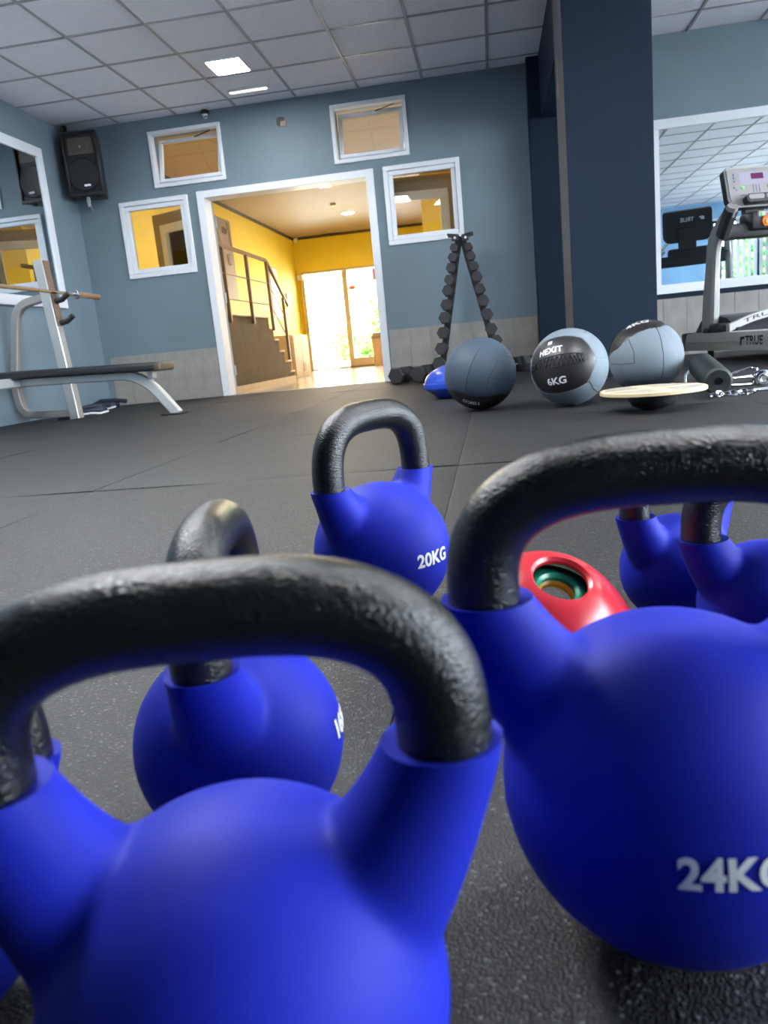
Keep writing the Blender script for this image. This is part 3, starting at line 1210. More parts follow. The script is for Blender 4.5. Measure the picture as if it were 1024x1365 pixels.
shrub('entrance_shrub', (-3.55, 18.6, -0.08), 0.9, 1.1, 520, 0.13, 'bright green shrub outside the glass entrance, left of the door post', None)
shrub('entrance_shrub', (-2.45, 18.3, -0.08), 0.9, 1.75, 700, 0.14, 'tall bright green shrub outside the glass entrance, behind the bin', None)
shrub('entrance_shrub', (-3.0, 19.6, -0.08), 1.0, 0.8, 520, 0.13, 'low green shrub outside the glass entrance behind the door post', None)
for x, h_, lab in ((4.3, 3.0, 'leafy green tree outside the rear window, at the left of its reflection'),
                   (6.5, 3.5, 'tall leafy green tree outside the rear window, in the middle of its reflection'),
                   (8.8, 3.2, 'leafy green tree outside the rear window, at the right of its reflection')):
    shrub('yard_tree', (x, y0 - 2.6, -0.1), 1.6, h_, 1300, 0.26, lab, 'trees outside the rear window')


# ------------------------------------------------------------------ kettlebells
def kettlebell(loc, R, yaw, w, zc, zt, rh, label, text=None, tpix=None, tsize=0.02, side=False):
    r = empty('kettlebell', (loc[0], loc[1], 0), yaw)
    # coated body: ball and two horns melted together, then cut flat at the collars
    m = MB()
    n = 64
    prof_ = []
    for i in range(33):
        a = -math.pi / 2 + math.pi * i / 32
        z = 0.95 * R + R * math.sin(a)
        prof_.append((R * math.cos(a), max(0.0, z)))
    pr = [(0.0, 0.0)] + [p for p in prof_ if p[1] > 0.0005] 
    pr[-1] = (0.0, pr[-1][1])
    m.lathe(pr, n, cap=False)
    for s in (-1, 1):
        A, B, C_ = Vector((s * 0.36 * R, 0, 1.12 * R)), Vector((s * w * 0.80, 0, 1.60 * R)), Vector((s * w, 0, zc))
        path, sc = [], []
        for i in range(15):
            t = i / 14
            path.append(A * (1 - t) ** 2 + B * 2 * t * (1 - t) + C_ * t * t)
            k = 1 - t
            sc.append((rh + 0.0046) + (0.46 * R - rh) * k ** 1.5)
        path.append(C_ + Vector((s * 0.0005, 0, 0.012)))
        sc.append(rh + 0.0046)
        path.append(C_ + Vector((s * 0.0005, 0, 0.03)))
        sc.append(rh + 0.0046)
        m.tube(path, 1.0, None, 28, up=(0, 1, 0), scale=sc)
    o = m.build('melt', None, None)
    md = o.modifiers.new('remesh', 'REMESH')
    md.mode = 'VOXEL'
    md.voxel_size = R * 0.030
    ms = o.modifiers.new('smooth', 'SMOOTH')
    ms.factor = 0.5
    ms.iterations = 26
    dg = bpy.context.evaluated_depsgraph_get()
    me = bpy.data.meshes.new_from_object(o.evaluated_get(dg))
    bpy.data.objects.remove(o)
    bm = bmesh.new()
    bm.from_mesh(me)
    bmesh.ops.bisect_plane(bm, geom=bm.verts[:] + bm.edges[:] + bm.faces[:], plane_co=(0, 0, zc), plane_no=(0, 0, 1), clear_outer=True)
    zmin = min(v.co.z for v in bm.verts)
    for v in bm.verts:
        if v.co.z < 0.01:
            v.co.z -= zmin * max(0, 1 - v.co.z / 0.01)
    rim = [e for e in bm.edges if e.is_boundary]
    ext = bmesh.ops.extrude_edge_only(bm, edges=rim)
    ev = [g for g in ext['geom'] if isinstance(g, bmesh.types.BMVert)]
    for v in ev:
        cx = w if v.co.x > 0 else -w
        d = Vector((v.co.x - cx, v.co.y, 0))
        d = d.normalized() * (rh - 0.001)
        v.co = Vector((cx + d.x, d.y, zc - 0.0012))
    for f in bm.faces:
        f.smooth = True
    bmesh.ops.recalc_face_normals(bm, faces=bm.faces[:])
    bm.to_mesh(me)
    bm.free()
    me.name = 'coated_body'
    me.materials.clear()
    me.materials.append(KBBLUE)
    me.set_sharp_from_angle(angle=math.radians(45))
    body = bpy.data.objects.new('coated_body', me)
    COL.objects.link(body)
    body.parent = r
    # black painted handle
    m = MB()
    path = [(-w, 0, zc - 0.006)]
    e = 2 / 2.9
    top = zt - rh
    for i in range(49):
        a = math.pi * (1 - i / 48)
        c, s_ = math.cos(a), math.sin(a)
        path.append((math.copysign(abs(c) ** e, c) * w, 0, zc + (top - zc) * abs(s_) ** e))
    path += [(w, 0, zc - 0.006)]
    # even spacing
    P_ = [Vector(p) for p in path]
    m.tube(path, rh, None, 28, up=(0, 1, 0))
    m.build('handle', KBBLACK, r, sharp=False)
    if text:
        d = pray(*tpix)
        c = Vector((loc[0], loc[1], 0.95 * R))
        oc = Vector((0, 0, CAM_H)) - c
        bq = oc.dot(d)
        disc = bq * bq - (oc.dot(oc) - (R * 1.0) ** 2)
        hit = Vector((0, 0, CAM_H)) + d * (-bq - math.sqrt(max(disc, 0)))
        nrm = (hit - c).normalized()
        if side:
            nrm = Vector((math.sin(yaw), -math.cos(yaw), 0.12)).normalized()
        u = Vector((0, 0, 1))
        u = (u - nrm * u.dot(nrm)).normalized()
        rt = u.cross(nrm)
        vs, fs = text_verts(text, tsize, 0.032, 0.004)
        inv = Matrix.Rotation(-yaw, 4, 'Z')
        pts = []
        for v in vs:
            p = (nrm * R + rt * v.x + u * v.y).normalized() * (R + 0.0005)
            pts.append(inv @ (c + p - Vector((loc[0], loc[1], 0))))
        mesh_obj('weight_print', pts, fs, PRINT, r)
    tag(r, label, 'kettlebell')
    return r


kettlebell((-0.120, 0.270), 0.086, math.radians(10.4), 0.0925, 0.190, 0.273, 0.0195, 'big blue kettlebell nearest the camera, its wide black handle crossing the lower left')
kettlebell((0.0865, 0.4165), 0.0965, math.radians(2), 0.1000, 0.205, 0.291, 0.0200, 'big blue kettlebell marked 24KG at the lower right', '24KG', (982, 1169), 0.0215)
kettlebell((-0.1606, 0.978), 0.090, math.radians(57.6), 0.0855, 0.1815, 0.282, 0.0195, 'blue kettlebell marked 20KG standing alone with its whole handle in view', '20KG', (579, 744), 0.0235)
kettlebell((-0.2026, 0.504), 0.0766, math.radians(99), 0.078, 0.160, 0.250, 0.0190, 'blue kettlebell seen end-on through the nearest handle', '16KG', (450, 985), 0.02, True)
kettlebell((0.1965, 0.905), 0.065, math.radians(36), 0.065, 0.136, 0.215, 0.0165, 'small blue kettlebell at the back of the pair behind the 24KG handle')
kettlebell((0.252, 0.772), 0.065, math.radians(9), 0.065, 0.136, 0.215, 0.0185, 'small blue kettlebell at the front of the pair, cut by the right edge')
kettlebell((-0.336, 0.333), 0.068, math.radians(28), 0.067, 0.140, 0.222, 0.0170, 'blue kettlebell at the left edge, mostly hidden by the nearest one')


# ------------------------------------------------------------------ stack of saucer markers
sm_loc = at_z(738, 800, 0.0)
def saucer(name, z, scale, mt, label, tilt, base, ri=0.026):
    r = empty(name, base)
    m = MB()
    ro, h = 0.098 * scale, 0.062
    pr = [(ri, h), (ri + 0.003, h + 0.003), (ri + 0.008, h + 0.0015)]
    for i in range(1, 9):
        t = i / 8
        pr.append((ri + 0.008 + (ro - ri - 0.008) * t, h * (1 - t ** 1.35) + 0.001))
    pr += [(ro, 0.0), (ro - 0.003, -0.001)]
    for i in range(8, -1, -1):
        t = i / 8
        pr.append((ri + 0.006 + (ro - ri - 0.010) * t, (h - 0.003) * (1 - t ** 1.35) - 0.001))
    pr += [(ri, h - 0.004), (ri, h)]
    m.lathe(pr, 64, cap=False)
    bmesh.ops.transform(m.bm, matrix=tilt @ Matrix.Translation((0, 0, z)), verts=m.bm.verts[:])
    o = m.build('saucer_body', mt, r)
    tag(r, label, 'marker cone')
    return r


# ------------------------------------------------------------------ wall balls
def sphere_frame(c):
    v = (Vector((0, 0, CAM_H)) - c).normalized()
    x = RIGHT - v * RIGHT.dot(v)
    x.normalize()
    return v, x, v.cross(x)


C6 = Vector((0.343, 3.70, 0.175))
v6, x6, u6 = sphere_frame(C6)
raw = [(-0.985, -0.12), (-0.84, 0.47), (0.30, 0.72), (0.63, 0.24), (0.45, -0.42), (-0.66, -0.62)]
dirs = []
for a, b_ in raw:
    dirs.append((x6 * a + u6 * b_ + v6 * math.sqrt(max(0.0, 1 - a * a - b_ * b_))).normalized())
AX = sum(dirs, Vector()).normalized()
HR = (dirs[3] - dirs[0])
HR = (HR - AX * HR.dot(AX)).normalized()
HU = AX.cross(HR)
# corners as gnomonic coordinates in (HR, HU), made point-symmetric
gn = [(d.dot(HR) / d.dot(AX), d.dot(HU) / d.dot(AX)) for d in dirs]
gn = [((gn[i][0] - gn[(i + 3) % 6][0]) / 2, (gn[i][1] - gn[(i + 3) % 6][1]) / 2) for i in range(6)]
_bm = bmesh.new()
bmesh.ops.create_icosphere(_bm, subdivisions=6, radius=1.0)
_bm.verts.ensure_lookup_table()
ICO_V = np.array([v.co[:] for v in _bm.verts])
ICO_F = np.array([[v.index for v in f.verts] for f in _bm.faces])
_bm.free()


def ball_hit(c, R, px, py):
    d = pray(px, py)
    oc = Vector((0, 0, CAM_H)) - c
    bq = oc.dot(d)
    disc = max(0.0, bq * bq - (oc.dot(oc) - R * R))
    return (Vector((0, 0, CAM_H)) + d * (-bq - math.sqrt(disc)) - c).normalized()


def wall_ball(c, R, ax, hr, grey, label, texts, lacing=False, logo=False, back=True, seams=()):
    ax = Vector(ax).normalized()
    hr = Vector(hr)
    hr = (hr - ax * hr.dot(ax)).normalized()
    hu = ax.cross(hr)
    r = empty('wall_ball', (c[0], c[1], 0))
    cc = Vector((0, 0, c[2]))
    corners = [np.array((ax + hr * g[0] + hu * g[1]).normalized()) for g in gn]
    A = np.array(ax)
    V = ICO_V
    Ctr = V[ICO_F].mean(axis=1)
    Ctr /= np.linalg.norm(Ctr, axis=1)[:, None]
    N = [np.cross(corners[i], corners[(i + 1) % 6]) for i in range(6)]
    N = [n_ / np.linalg.norm(n_) * (1 if n_ @ A > 0 else -1) for n_ in N]

    def edge(P_):
        d = np.stack([P_ @ n_ for n_ in N], 1)
        return d.min(1)
    fe, be = edge(Ctr), edge(-Ctr)
    az = np.arctan2(Ctr @ np.array(hu), Ctr @ np.array(hr))
    caz = [math.atan2(float(np.array(hu) @ k_), float(np.array(hr) @ k_)) for k_ in corners]
    order = np.argsort(caz)
    cs = np.array(caz)[order]
    sect = np.searchsorted(cs, az) % 6
    pid = np.where(fe > 0, 6, np.where((be > 0) & back, 7, sect))
    
    # seams pressed in
    ve, vb = edge(V), edge(-V)
    vaz = np.arctan2(V @ np.array(hu), V @ np.array(hr))
    rad = np.sqrt(np.maximum(0, 1 - (V @ A) ** 2))
    dm = np.min(np.abs((vaz[:, None] - cs[None, :] + np.pi) % (2 * np.pi) - np.pi), 1) * rad
    if not back:
        vb = np.full_like(vb, -9.0)
    dm = np.where((ve > 0) | (vb > 0), 9, dm)
    dmin = np.minimum(np.minimum(np.abs(ve), np.abs(vb)), dm)
    rr = R * (1 - 0.010 * np.exp(-(dmin / 0.014) ** 2))
    VV = V * rr[:, None]
    VV[:, 2] = np.maximum(VV[:, 2], -c[2])
    for p in range(8):
        F = ICO_F[pid == p]
        if len(F) == 0:
            continue
        idx, inv = np.unique(F, return_inverse=True)
        o = mesh_obj('black_panel' if p >= 6 else 'grey_panel', VV[idx] + np.array(cc), inv.reshape(-1, 3).tolist(), BALLK if p >= 6 else grey, r, True)
    if seams:
        m = MB()
        for line in seams:
            ds = [ball_hit(Vector(c), R, *p) for p in line]
            pth = []
            for d0, d1 in zip(ds, ds[1:]):
                for i in range(6):
                    pth.append(cc + d0.lerp(d1, i / 6).normalized() * (R + 0.0002))
            pth.append(cc + ds[-1] * (R + 0.0002))
            m.tube(pth, 0.0016, None, 6)
        m.build('seam', LACE, r)
    for (body, tx, ty, size) in texts:
        if tx > 10:          # a spot measured in the photograph
            d = ball_hit(Vector(c), R, tx, ty)
            tx, ty = d.dot(hr) / d.dot(ax) * R, d.dot(hu) / d.dot(ax) * R
        vs, fs = text_verts(body, size, 0.02, 0.012)
        pts = []
        for v in vs:
            d = (ax * R + hr * (v.x + tx) + hu * (v.y + ty)).normalized()
            pts.append(cc + d * (R + 0.0008))
        mesh_obj('ball_print', pts, fs, PRINT, r)
    if logo:
        m = MB()
        for (x_, y_, s_, mt_, h_) in ((-0.030, 0.124, 0.013, PRINT, 0.001), (-0.0345, 0.124, 0.0035, BALLK, 0.0016), (-0.0255, 0.124, 0.0035, BALLK, 0.0016)):
            q = []
            for a, b_ in ((-1, -1), (1, -1), (1, 1), (-1, 1)):
                d = (ax * R + hr * (x_ + a * s_) + hu * (y_ + b_ * s_)).normalized()
                q.append(m.bm.verts.new(cc + d * (R + h_)))
            m.face(q, mt_)
        m.build('ball_logo', None, r, recalc=False)
    if lacing:
        m = MB()
        for sgn in (1, -1):
            pth = []
            nz = 18
            for i in range(nz + 1):
                x_ = -0.21 + 0.36 * i / nz
                y_ = 0.012 + sgn * 0.020 * (1 if i % 2 else -1)
                pth.append(cc + (ax * R + hr * x_ + hu * y_).normalized() * (R + 0.002))
            m.tube(pth, 0.0038, None, 6)
        for y_ in (0.037, -0.013):
            m.tube([cc + (ax * R + hr * x_ + hu * y_).normalized() * (R + 0.001) for x_ in np.linspace(-0.21, 0.16, 16)], 0.0022, None, 6)
        m.build('lacing', LACE, r)
        m = MB()
        q = [cc + (ax * R + hr * x_ + hu * y_).normalized() * (R + 0.004) for x_, y_ in ((0.155, -0.012), (0.20, -0.012), (0.20, 0.034), (0.155, 0.034))]
        q2 = [p - (p - cc).normalized() * 0.006 for p in q]
        a_ = [m.bm.verts.new(p) for p in q]
        b2 = [m.bm.verts.new(p) for p in q2]
        m.face(a_)
        for i in range(4):
            m.face([a_[i], b2[i], b2[(i + 1) % 4], a_[(i + 1) % 4]])
        m.build('lace_tab', BALLK, r)
    tag(r, label, 'exercise ball')
    return r


wall_ball(C6, 0.175, AX, HR, BALLG, 'grey and black wall ball marked HEXIT 6KG, beside the balance board',
          [('HEXIT', -0.026, 0.068, 0.047), ('6KG', -0.012, -0.085, 0.056)], True, True, True,
          [[(779, 444), (785, 436), (789, 432)], [(786, 508), (791, 518), (800, 525)]])
C4 = Vector((0.737, 3.99, 0.177))
v4, x4, u4 = sphere_frame(C4)
a4 = (u4 * 0.87 - x4 * 0.46 + v4 * 0.02).normalized()
wall_ball(C4, 0.175, a4, (x4 * 0.95 + u4 * 0.25 - v4 * 0.1), BALLG, 'pale grey wall ball with a black top marked 4KG, behind the 6KG ball',
          [('4KG', 850, 431, 0.066)], True, False, False,
          [[(871, 432), (879, 445), (883, 462), (882, 504)], [(838, 452), (845, 468), (846, 484)], [(815, 485), (846, 484)]])
CD = Vector((-0.068, 3.88, 0.174))
vd, xd, ud = sphere_frame(CD)
ad = (-ud * 0.96 - xd * 0.08 + vd * 0.10).normalized()
wall_ball(CD, 0.175, ad, (-xd - ud * 0.20), BALLD, 'dark slate wall ball with its 10KG side down, in front of the dumbbell rack',
          [('10KG', 628, 536.5, 0.046)], False, False, False,
          [[(641, 462), (630, 482), (623, 503), (621, 522)], [(659, 462), (666, 474), (687, 481)], [(666, 474), (652, 503), (648, 520)], [(652, 503), (688, 508)]])

# ------------------------------------------------------------------ balance board, roller, chrome bits
bb = empty('balance_board', (0.625, 3.26, 0))
m = MB()
R_ = 0.206
m.lathe([(0.0, 0.066), (R_ - 0.004, 0.066), (R_, 0.069), (R_, 0.080), (R_ - 0.004, 0.083), (0.0, 0.083)], 64, cap=False)
m.build('board_disc', BOARD, bb)
m = MB()
for k in range(4):
    a0 = k * math.pi / 2 + 0.35
    pts = [(0.05 * math.cos(a0 + 0.75), 0.05 * math.sin(a0 + 0.75))] + [(0.188 * math.cos(a), 0.188 * math.sin(a)) for a in np.linspace(a0, a0 + 1.28, 12)]
    m.prism(pts, 0.001, None, Matrix.Translation((0, 0, 0.0828)))
m.build('grip_patch', BOARDT, bb)
m = MB()
m.lathe([(0.0, 0.0), (0.05, 0.004), (0.08, 0.016), (0.095, 0.04), (0.098, 0.066), (0.0, 0.066)], 40, cap=False)
m.build('dome_base', BLACKP, bb)
tag(bb, 'round wooden balance board on a black dome in front of the wall balls', 'balance board')

fr = empty('foam_pad', (0, 0, 0))
A_ = at_y(958, 512, 3.52)
A_.z = max(A_.z, 0.066)
B_ = at_y(935, 487, 3.95)
m = MB()
ax_ = (B_ - A_).normalized()
M_ = frame_m(A_, ax_.cross(Vector((0, 0, 1))), (0, 0, 1))
L_ = (B_ - A_).length
pr = [(0.018, 0.0), (0.050, 0.0), (0.060, 0.008), (0.061, 0.02), (0.061, L_ - 0.02), (0.058, L_ - 0.006), (0.048, L_), (0.018, L_), (0.018, 0.0)]
Mz = Matrix((ax_.cross(Vector((0, 0, 1))), ax_.cross(Vector((0, 0, 1))).cross(ax_) * -1, ax_)).transposed().to_4x4()
Mz.translation = A_
m.lathe(pr, 36, None, Mz, cap=False)
m.build('foam_sleeve', DGREEN, fr)
m = MB()
m.lathe([(0.0, 0.015), (0.0185, 0.015), (0.0185, 0.02)], 20, None, Mz, cap=False)
m.build('bore', BLACKP, fr)
tag(fr, 'dark foam barbell pad lying on the floor behind the balance board', 'barbell pad')


def link_path(L, w, n=10):
    p = []
    for i in range(n + 1):
        a = -math.pi / 2 + math.pi * i / n
        p.append((L / 2 - w / 2 + w / 2 * math.cos(a), w / 2 * math.sin(a), 0))
    for i in range(n + 1):
        a = math.pi / 2 + math.pi * i / n
        p.append((-L / 2 + w / 2 + w / 2 * math.cos(a), w / 2 * math.sin(a), 0))
    return p


def ring_obj(name, loc, L, w, r, rot, label, group=None, cat='carabiner'):
    m = MB()
    m.tube(link_path(L, w), r, None, 10, closed=True, up=(0, 0, 1))
    o = m.build(name, CHROME, None, loc)
    o.rotation_euler = rot
    tag(o, label, cat, group)
    return o


q = at_z(1012, 519, 0.006)
ring_obj('carabiner', (q.x + 0.03, q.y, 0.006), 0.12, 0.052, 0.006, (0, 0, 0.25), 'long chrome snap ring lying flat at the right edge')
q = at_z(988, 520, 0.0)
r = empty('pulley_handle', (q.x + 0.06, q.y + 0.02, 0))
m = MB()
M_ = frame_m((0.035, -0.02, 0.045), (1, 0, 0), (0, 0, 1))
m.lathe([(0.012, 0.012), (0.016, 0.014), (0.036, 0.010), (0.040, 0.0), (0.036, -0.06), (0.012, -0.06), (0.012, 0.012)], 28, None, M_, cap=False)
m.build('roller_wheel', CHROME, r)
m = MB()
m.lathe([(0.0, 0.004), (0.014, 0.008), (0.022, 0.0135), (0.026, 0.0125)], 24, None, M_, cap=False)
m.build('wheel_hub', SILVERD, r)
m = MB()
m.tube([(-0.13, 0.05, 0.05), (-0.02, 0.03, 0.052), (0.03, 0.02, 0.05)], 0.008, None, 10)
m.tube([(-0.13, 0.05, 0.02), (-0.02, 0.03, 0.018), (0.03, 0.02, 0.02)], 0.008, None, 10)
m.build('side_bar', CHROME, r)
m = MB()
m.tube([(-0.10, 0.09, 0.05), (-0.06, 0.08, 0.075), (0.01, 0.07, 0.092), (0.03, 0.05, 0.085), (0.02, 0.03, 0.06), (-0.04, 0.04, 0.055), (-0.10, 0.09, 0.05)], 0.006, None, 10)
m.build('wire_loop', CHROME, r)
tag(r, 'chrome cable handle with a round end beside the foam pad', 'cable handle')
q = at_z(982, 525, 0.01)
chn = empty('chrome_chain', (q.x - 0.09, q.y, 0))
proto = None
for k in range(7):
    if proto is None:
        m = MB()
        m.tube(link_path(0.036, 0.024, 6), 0.0042, None, 8, closed=True, up=(0, 0, 1))
        proto = m.build('chain_link', CHROME, chn, (0, 0, 0.013))
        o = proto
    else:
        o = copy_obj(proto, chn)
    o.location = (k * 0.024, 0.012 * math.sin(k * 1.7), 0.0135 + 0.002 * (k % 2))
    o.rotation_euler = (math.radians(55 if k % 2 else -35), 0, 0.5 * math.sin(k * 2.1))
tag(chn, 'short chrome chain bunched in front of the cable handle', 'chain')
q = at_z(913, 505, 0.0)
r = empty('stirrup_handle', (0.985, 4.02, 0))
m = MB()
m.tube([(-0.06, 0, 0.012), (-0.055, 0.01, 0.07), (-0.02, 0.02, 0.105), (0.03, 0.03, 0.105), (0.06, 0.03, 0.06), (0.06, 0.02, 0.012)], 0.007, None, 10)
m.build('stirrup_bow', CHROME, r)
m = MB()
m.rod((-0.065, 0, 0.018), (0.065, 0.02, 0.018), 0.018, None, 16)
m.build('grip', BLACKP, r)
tag(r, 'chrome stirrup handle between the 4KG ball and the foam pad', 'cable handle')

# blue balance trainer behind the slate ball
bt = empty('balance_trainer', (-0.205, 4.95, 0))
m = MB()
Rb = 0.235
m.lathe([(0.0, 0.0), (0.15, 0.0), (0.17, 0.01), (Rb, 0.058), (Rb + 0.004, 0.066), (Rb + 0.004, 0.092), (Rb, 0.096)], 56, cap=False)
m.build('platform', BLUEP, bt)
m = MB()
m.lathe([(Rb - 0.004, 0.094)] + [(Rb * 0.985 * math.cos(a), 0.096 + 0.115 * math.sin(a)) for a in np.linspace(0.05, 1.5, 12)] + [(0.0, 0.211)], 56, cap=False)
m.build('dome', BLUEP, bt)
m = MB()
m.box((Rb - 0.03, -0.06, 0.01), (Rb + 0.07, 0.03, 0.03), bev=0.006)
m.build('side_grip', BLACKP, bt)
tag(bt, 'glossy blue balance trainer half hidden behind the slate wall ball', 'balance trainer')

# red and green saucer markers
# the small stack leans: its axis points up, to the right and towards the viewer
_d = pray(727, 834)
_x = (RIGHT - _d * RIGHT.dot(_d)).normalized()
_u = -_d.cross(_x) if (-_d.cross(_x)).z > 0 else _d.cross(_x)
_a = (-_d * 0.69 + _x * 0.25 + _u * 0.68).normalized()
_side = Vector((0, 0, 1)).cross(_a).normalized()
tl = Matrix((_side, _a.cross(_side), _a)).transposed().to_4x4()
_R = 0.098
_z = _R * math.sqrt(1 - _a.z ** 2) + 0.018
base = Vector((0, 0, CAM_H)) + _d * ((_z - CAM_H) / _d.z)
saucer('saucer_marker', 0.0, _R / 0.098, REDP, 'red saucer marker with a round hole, topmost of its small stack', tl, base)
saucer('saucer_marker', -0.013, _R / 0.098, GREENP, 'green saucer marker under the red one, seen through its hole', tl, base, 0.017)
saucer('saucer_marker', -0.020, _R / 0.098, YELP, 'yellow saucer marker at the bottom of the small stack', tl, base, 0.015)

# ------------------------------------------------------------------ dumbbell tower and loose dumbbells
def hex_dumbbell(name, loc, rad, length, axis, label, group, roll=0.0, tilt=0.0):
    """hex dumbbell whose axis is horizontal along `axis`"""
    r = empty(name, loc, math.atan2(axis[1], axis[0]))
    hl = length * 0.30
    Mx_ = Matrix.Rotation(math.pi / 2, 4, 'Y')
    for s in (-1, 1):
        m = MB()
        c_ = rad * 0.12
        prof_ = [(rad - c_, 0.0), (rad, c_), (rad, hl - c_), (rad - c_ * 1.2, hl)]
        m.lathe(prof_, 6, None, Matrix.Translation((s * length / 2 - (hl if s > 0 else 0), 0, 0)) @ Matrix.Rotation(roll, 4, 'X') @ Mx_, smooth=False)
        m.build('hex_head', IRON, r)
    m = MB()
    m.rod((-length / 2 + hl * 0.8, 0, 0), (length / 2 - hl * 0.8, 0, 0), 0.014, None, 14)
    m.build('grip', CHROME, r)
    tag(r, label, 'dumbbell', group)
    return r


YR = 7.42
tower = empty('dumbbell_tower', (-0.22, YR, 0))
lc = [(488, 228), (478, 290), (468, 355), (460, 432), (450, 498), (442, 588), (432, 668), (422, 762), (411, 860), (398, 955)]
rc = [(577, 222), (594, 280), (613, 345), (631, 410), (650, 487), (672, 560), (696, 645), (722, 738), (750, 810), (776, 900)]
lr = [26, 28, 30, 33, 35, 37, 38, 39, 40, 44]
ordn = ['topmost', 'second from the top', 'third from the top', 'fourth from the top', 'fifth from the top', 'sixth from the top',
        'seventh from the top', 'eighth from the top', 'ninth from the top', 'lowest']
for side, cl in (('left', lc), ('right', rc)):
    s = -1 if side == 'left' else 1
    pts = []
    for k_, (zx, zy) in enumerate(cl):
        p = at_y(500 + zx / 4.655, 280 + zy / 4.655, YR - 0.12)
        rad = lr[k_] / 4.655 / FPX * 7.35 * 1.0
        pts.append((p, rad))
        hex_dumbbell('hex_dumbbell', (p.x, YR, p.z), rad, 0.15 + 0.12 * k_ / 9, (0, 1), 'black hex dumbbell, %s on the %s leg of the tower' % (ordn[k_], side), 'dumbbells on the tower', roll=math.pi / 6)
    # leg: a plate on the inner side of the dumbbells with a cradle under each handle
    pa, ra = pts[0]
    pb, rb_ = pts[-1]
    topx = pa.x - s * (ra * 0.5)
    dirv = Vector((pb.x - pa.x, 0, pb.z - pa.z)).normalized()
    foot = pb + dirv * (pb.z / -dirv.z - 0.005)
    head = pa - dirv * 0.10
    m = MB()
    off = -s * 0.048
    m.sweep([(head.x + 0.22 + off * 0.6, 0, head.z), (foot.x + 0.22 + off * 0.6, 0, max(foot.z, 0.006))], rect(0.06, 0.05, 0.006), None, (0, 1, 0), smooth=False)
    m.build('leg', BLACKM, tower)
    for p, rad in pts:
        m = MB()
        m.box((min(p.x + 0.22, p.x + 0.22 + off), -0.022, p.z - 0.026), (max(p.x + 0.22, p.x + 0.22 + off), 0.022, p.z - 0.014), bev=0.003)
        m.build('cradle', BLACKM, tower)
    m = MB()
    fx = max(foot.x, -0.60) + 0.22
    m.box((fx - 0.05, -0.13, 0.0), (fx + 0.05, 0.16, 0.03), bev=0.005)
    m.build('foot', BLACKM, tower)
    m = MB()
    hx_ = head.x + 0.22
    m.box((min(hx_ - s * 0.03, hx_ + s * 0.075), -0.11, head.z + 0.0), (max(hx_ - s * 0.03, hx_ + s * 0.075), 0.11, head.z + 0.012), bev=0.003, M=Matrix.Translation((hx_, 0, head.z)) @ Matrix.Rotation(-s * 0.16, 4, 'Y') @ Matrix.Translation((-hx_, 0, -head.z)))
    m.box((hx_ - 0.032, -0.115, head.z - 0.05), (hx_ + 0.032, -0.10, head.z + 0.003), bev=0.003)
    m.build('top_plate', BLACKM, tower)
    m = MB()
    m.lathe([(0.010, 0.0), (0.010, 0.003), (0.0, 0.004)], 14, None, frame_m((hx_ + s * 0.005, -0.117, head.z - 0.022), (1, 0, 0), (0, 0, 1)))
    m.build('bolt_cap', PRINT, tower)
tag(tower, 'black A-shaped dumbbell tower against the tiled wall', 'dumbbell rack')
for (px, py, Y, rad, lab) in ((534.5, 500, 7.22, 0.083, 'big black hex dumbbell on the floor beside the door frame'),
                              (564, 497, 7.18, 0.083, 'big black hex dumbbell on the floor between the door frame and the tower'),
                              (594, 497, 6.86, 0.072, 'black hex dumbbell on the floor at the tower foot, behind the blue trainer'),
                              (688, 486, 7.35, 0.080, 'black hex dumbbell on the floor right of the slate ball'),
                              (703, 484, 7.50, 0.078, 'black hex dumbbell on the floor behind the 6KG ball')):
    p = at_y(px, py, Y)
    ax_ = (0.30, 0.95) if px < 600 else (0.75, 0.66)
    hex_dumbbell('hex_dumbbell', (p.x, Y + 0.10, rad * 0.866 + 0.002), rad, 0.30, ax_, lab, 'dumbbells on the floor', roll=math.pi / 6)

# ------------------------------------------------------------------ loudspeaker in the corner
sp = empty('loudspeaker', (-3.785, 7.56, 2.05), math.radians(8))
m = MB()
m.prism([(-0.165, 0.0), (0.165, 0.0), (0.115, 0.25), (-0.115, 0.25)], 0.57, None, Matrix.Translation((0, 0, 0)))
m.build('speaker_cabinet', BLACKP, sp)
m = MB()
m.box((-0.17, -0.03, -0.005), (0.17, 0.0, 0.025), bev=0.006)
m.box((-0.17, -0.03, 0.545), (0.17, 0.0, 0.575), bev=0.006)
m.box((-0.17, -0.03, 0.02), (-0.145, 0.0, 0.55), bev=0.006)
m.box((0.145, -0.03, 0.02), (0.17, 0.0, 0.55), bev=0.006)
m.build('speaker_bezel', BLACKP, sp)
m = MB()
m.lathe([(0.0, 0.012), (0.10, 0.020), (0.142, 0.026), (0.150, 0.016), (0.150, 0.0)], 40, None, frame_m((0, -0.004, 0.185), (1, 0, 0), (0, 0, 1)))
m.build('woofer_grille', BLACKG, sp)
m = MB()
m.prism([(-0.125, 0.0), (0.125, 0.0), (0.115, 0.15), (-0.115, 0.15)], 0.004, None, frame_m((0, -0.003, 0.37), (1, 0, 0), (0, 0, 1)))
m.prism([(-0.05, 0.0), (0.05, 0.0), (0.04, 0.06), (-0.04, 0.06)], 0.007, DTRIM, frame_m((0, -0.003, 0.41), (1, 0, 0), (0, 0, 1)))
m.lathe([(0.012, 0.0), (0.010, 0.012), (0.0, 0.014)], 12, ALU, frame_m((0.0, -0.006, 0.44), (1, 0, 0), (0, 0, 1)))
m.build('tweeter_horn', BLACKG, sp)
m = MB()
m.box((-0.005, -0.040, 0.075), (0.055, -0.030, 0.092))
m.build('badge', PRINT, sp)
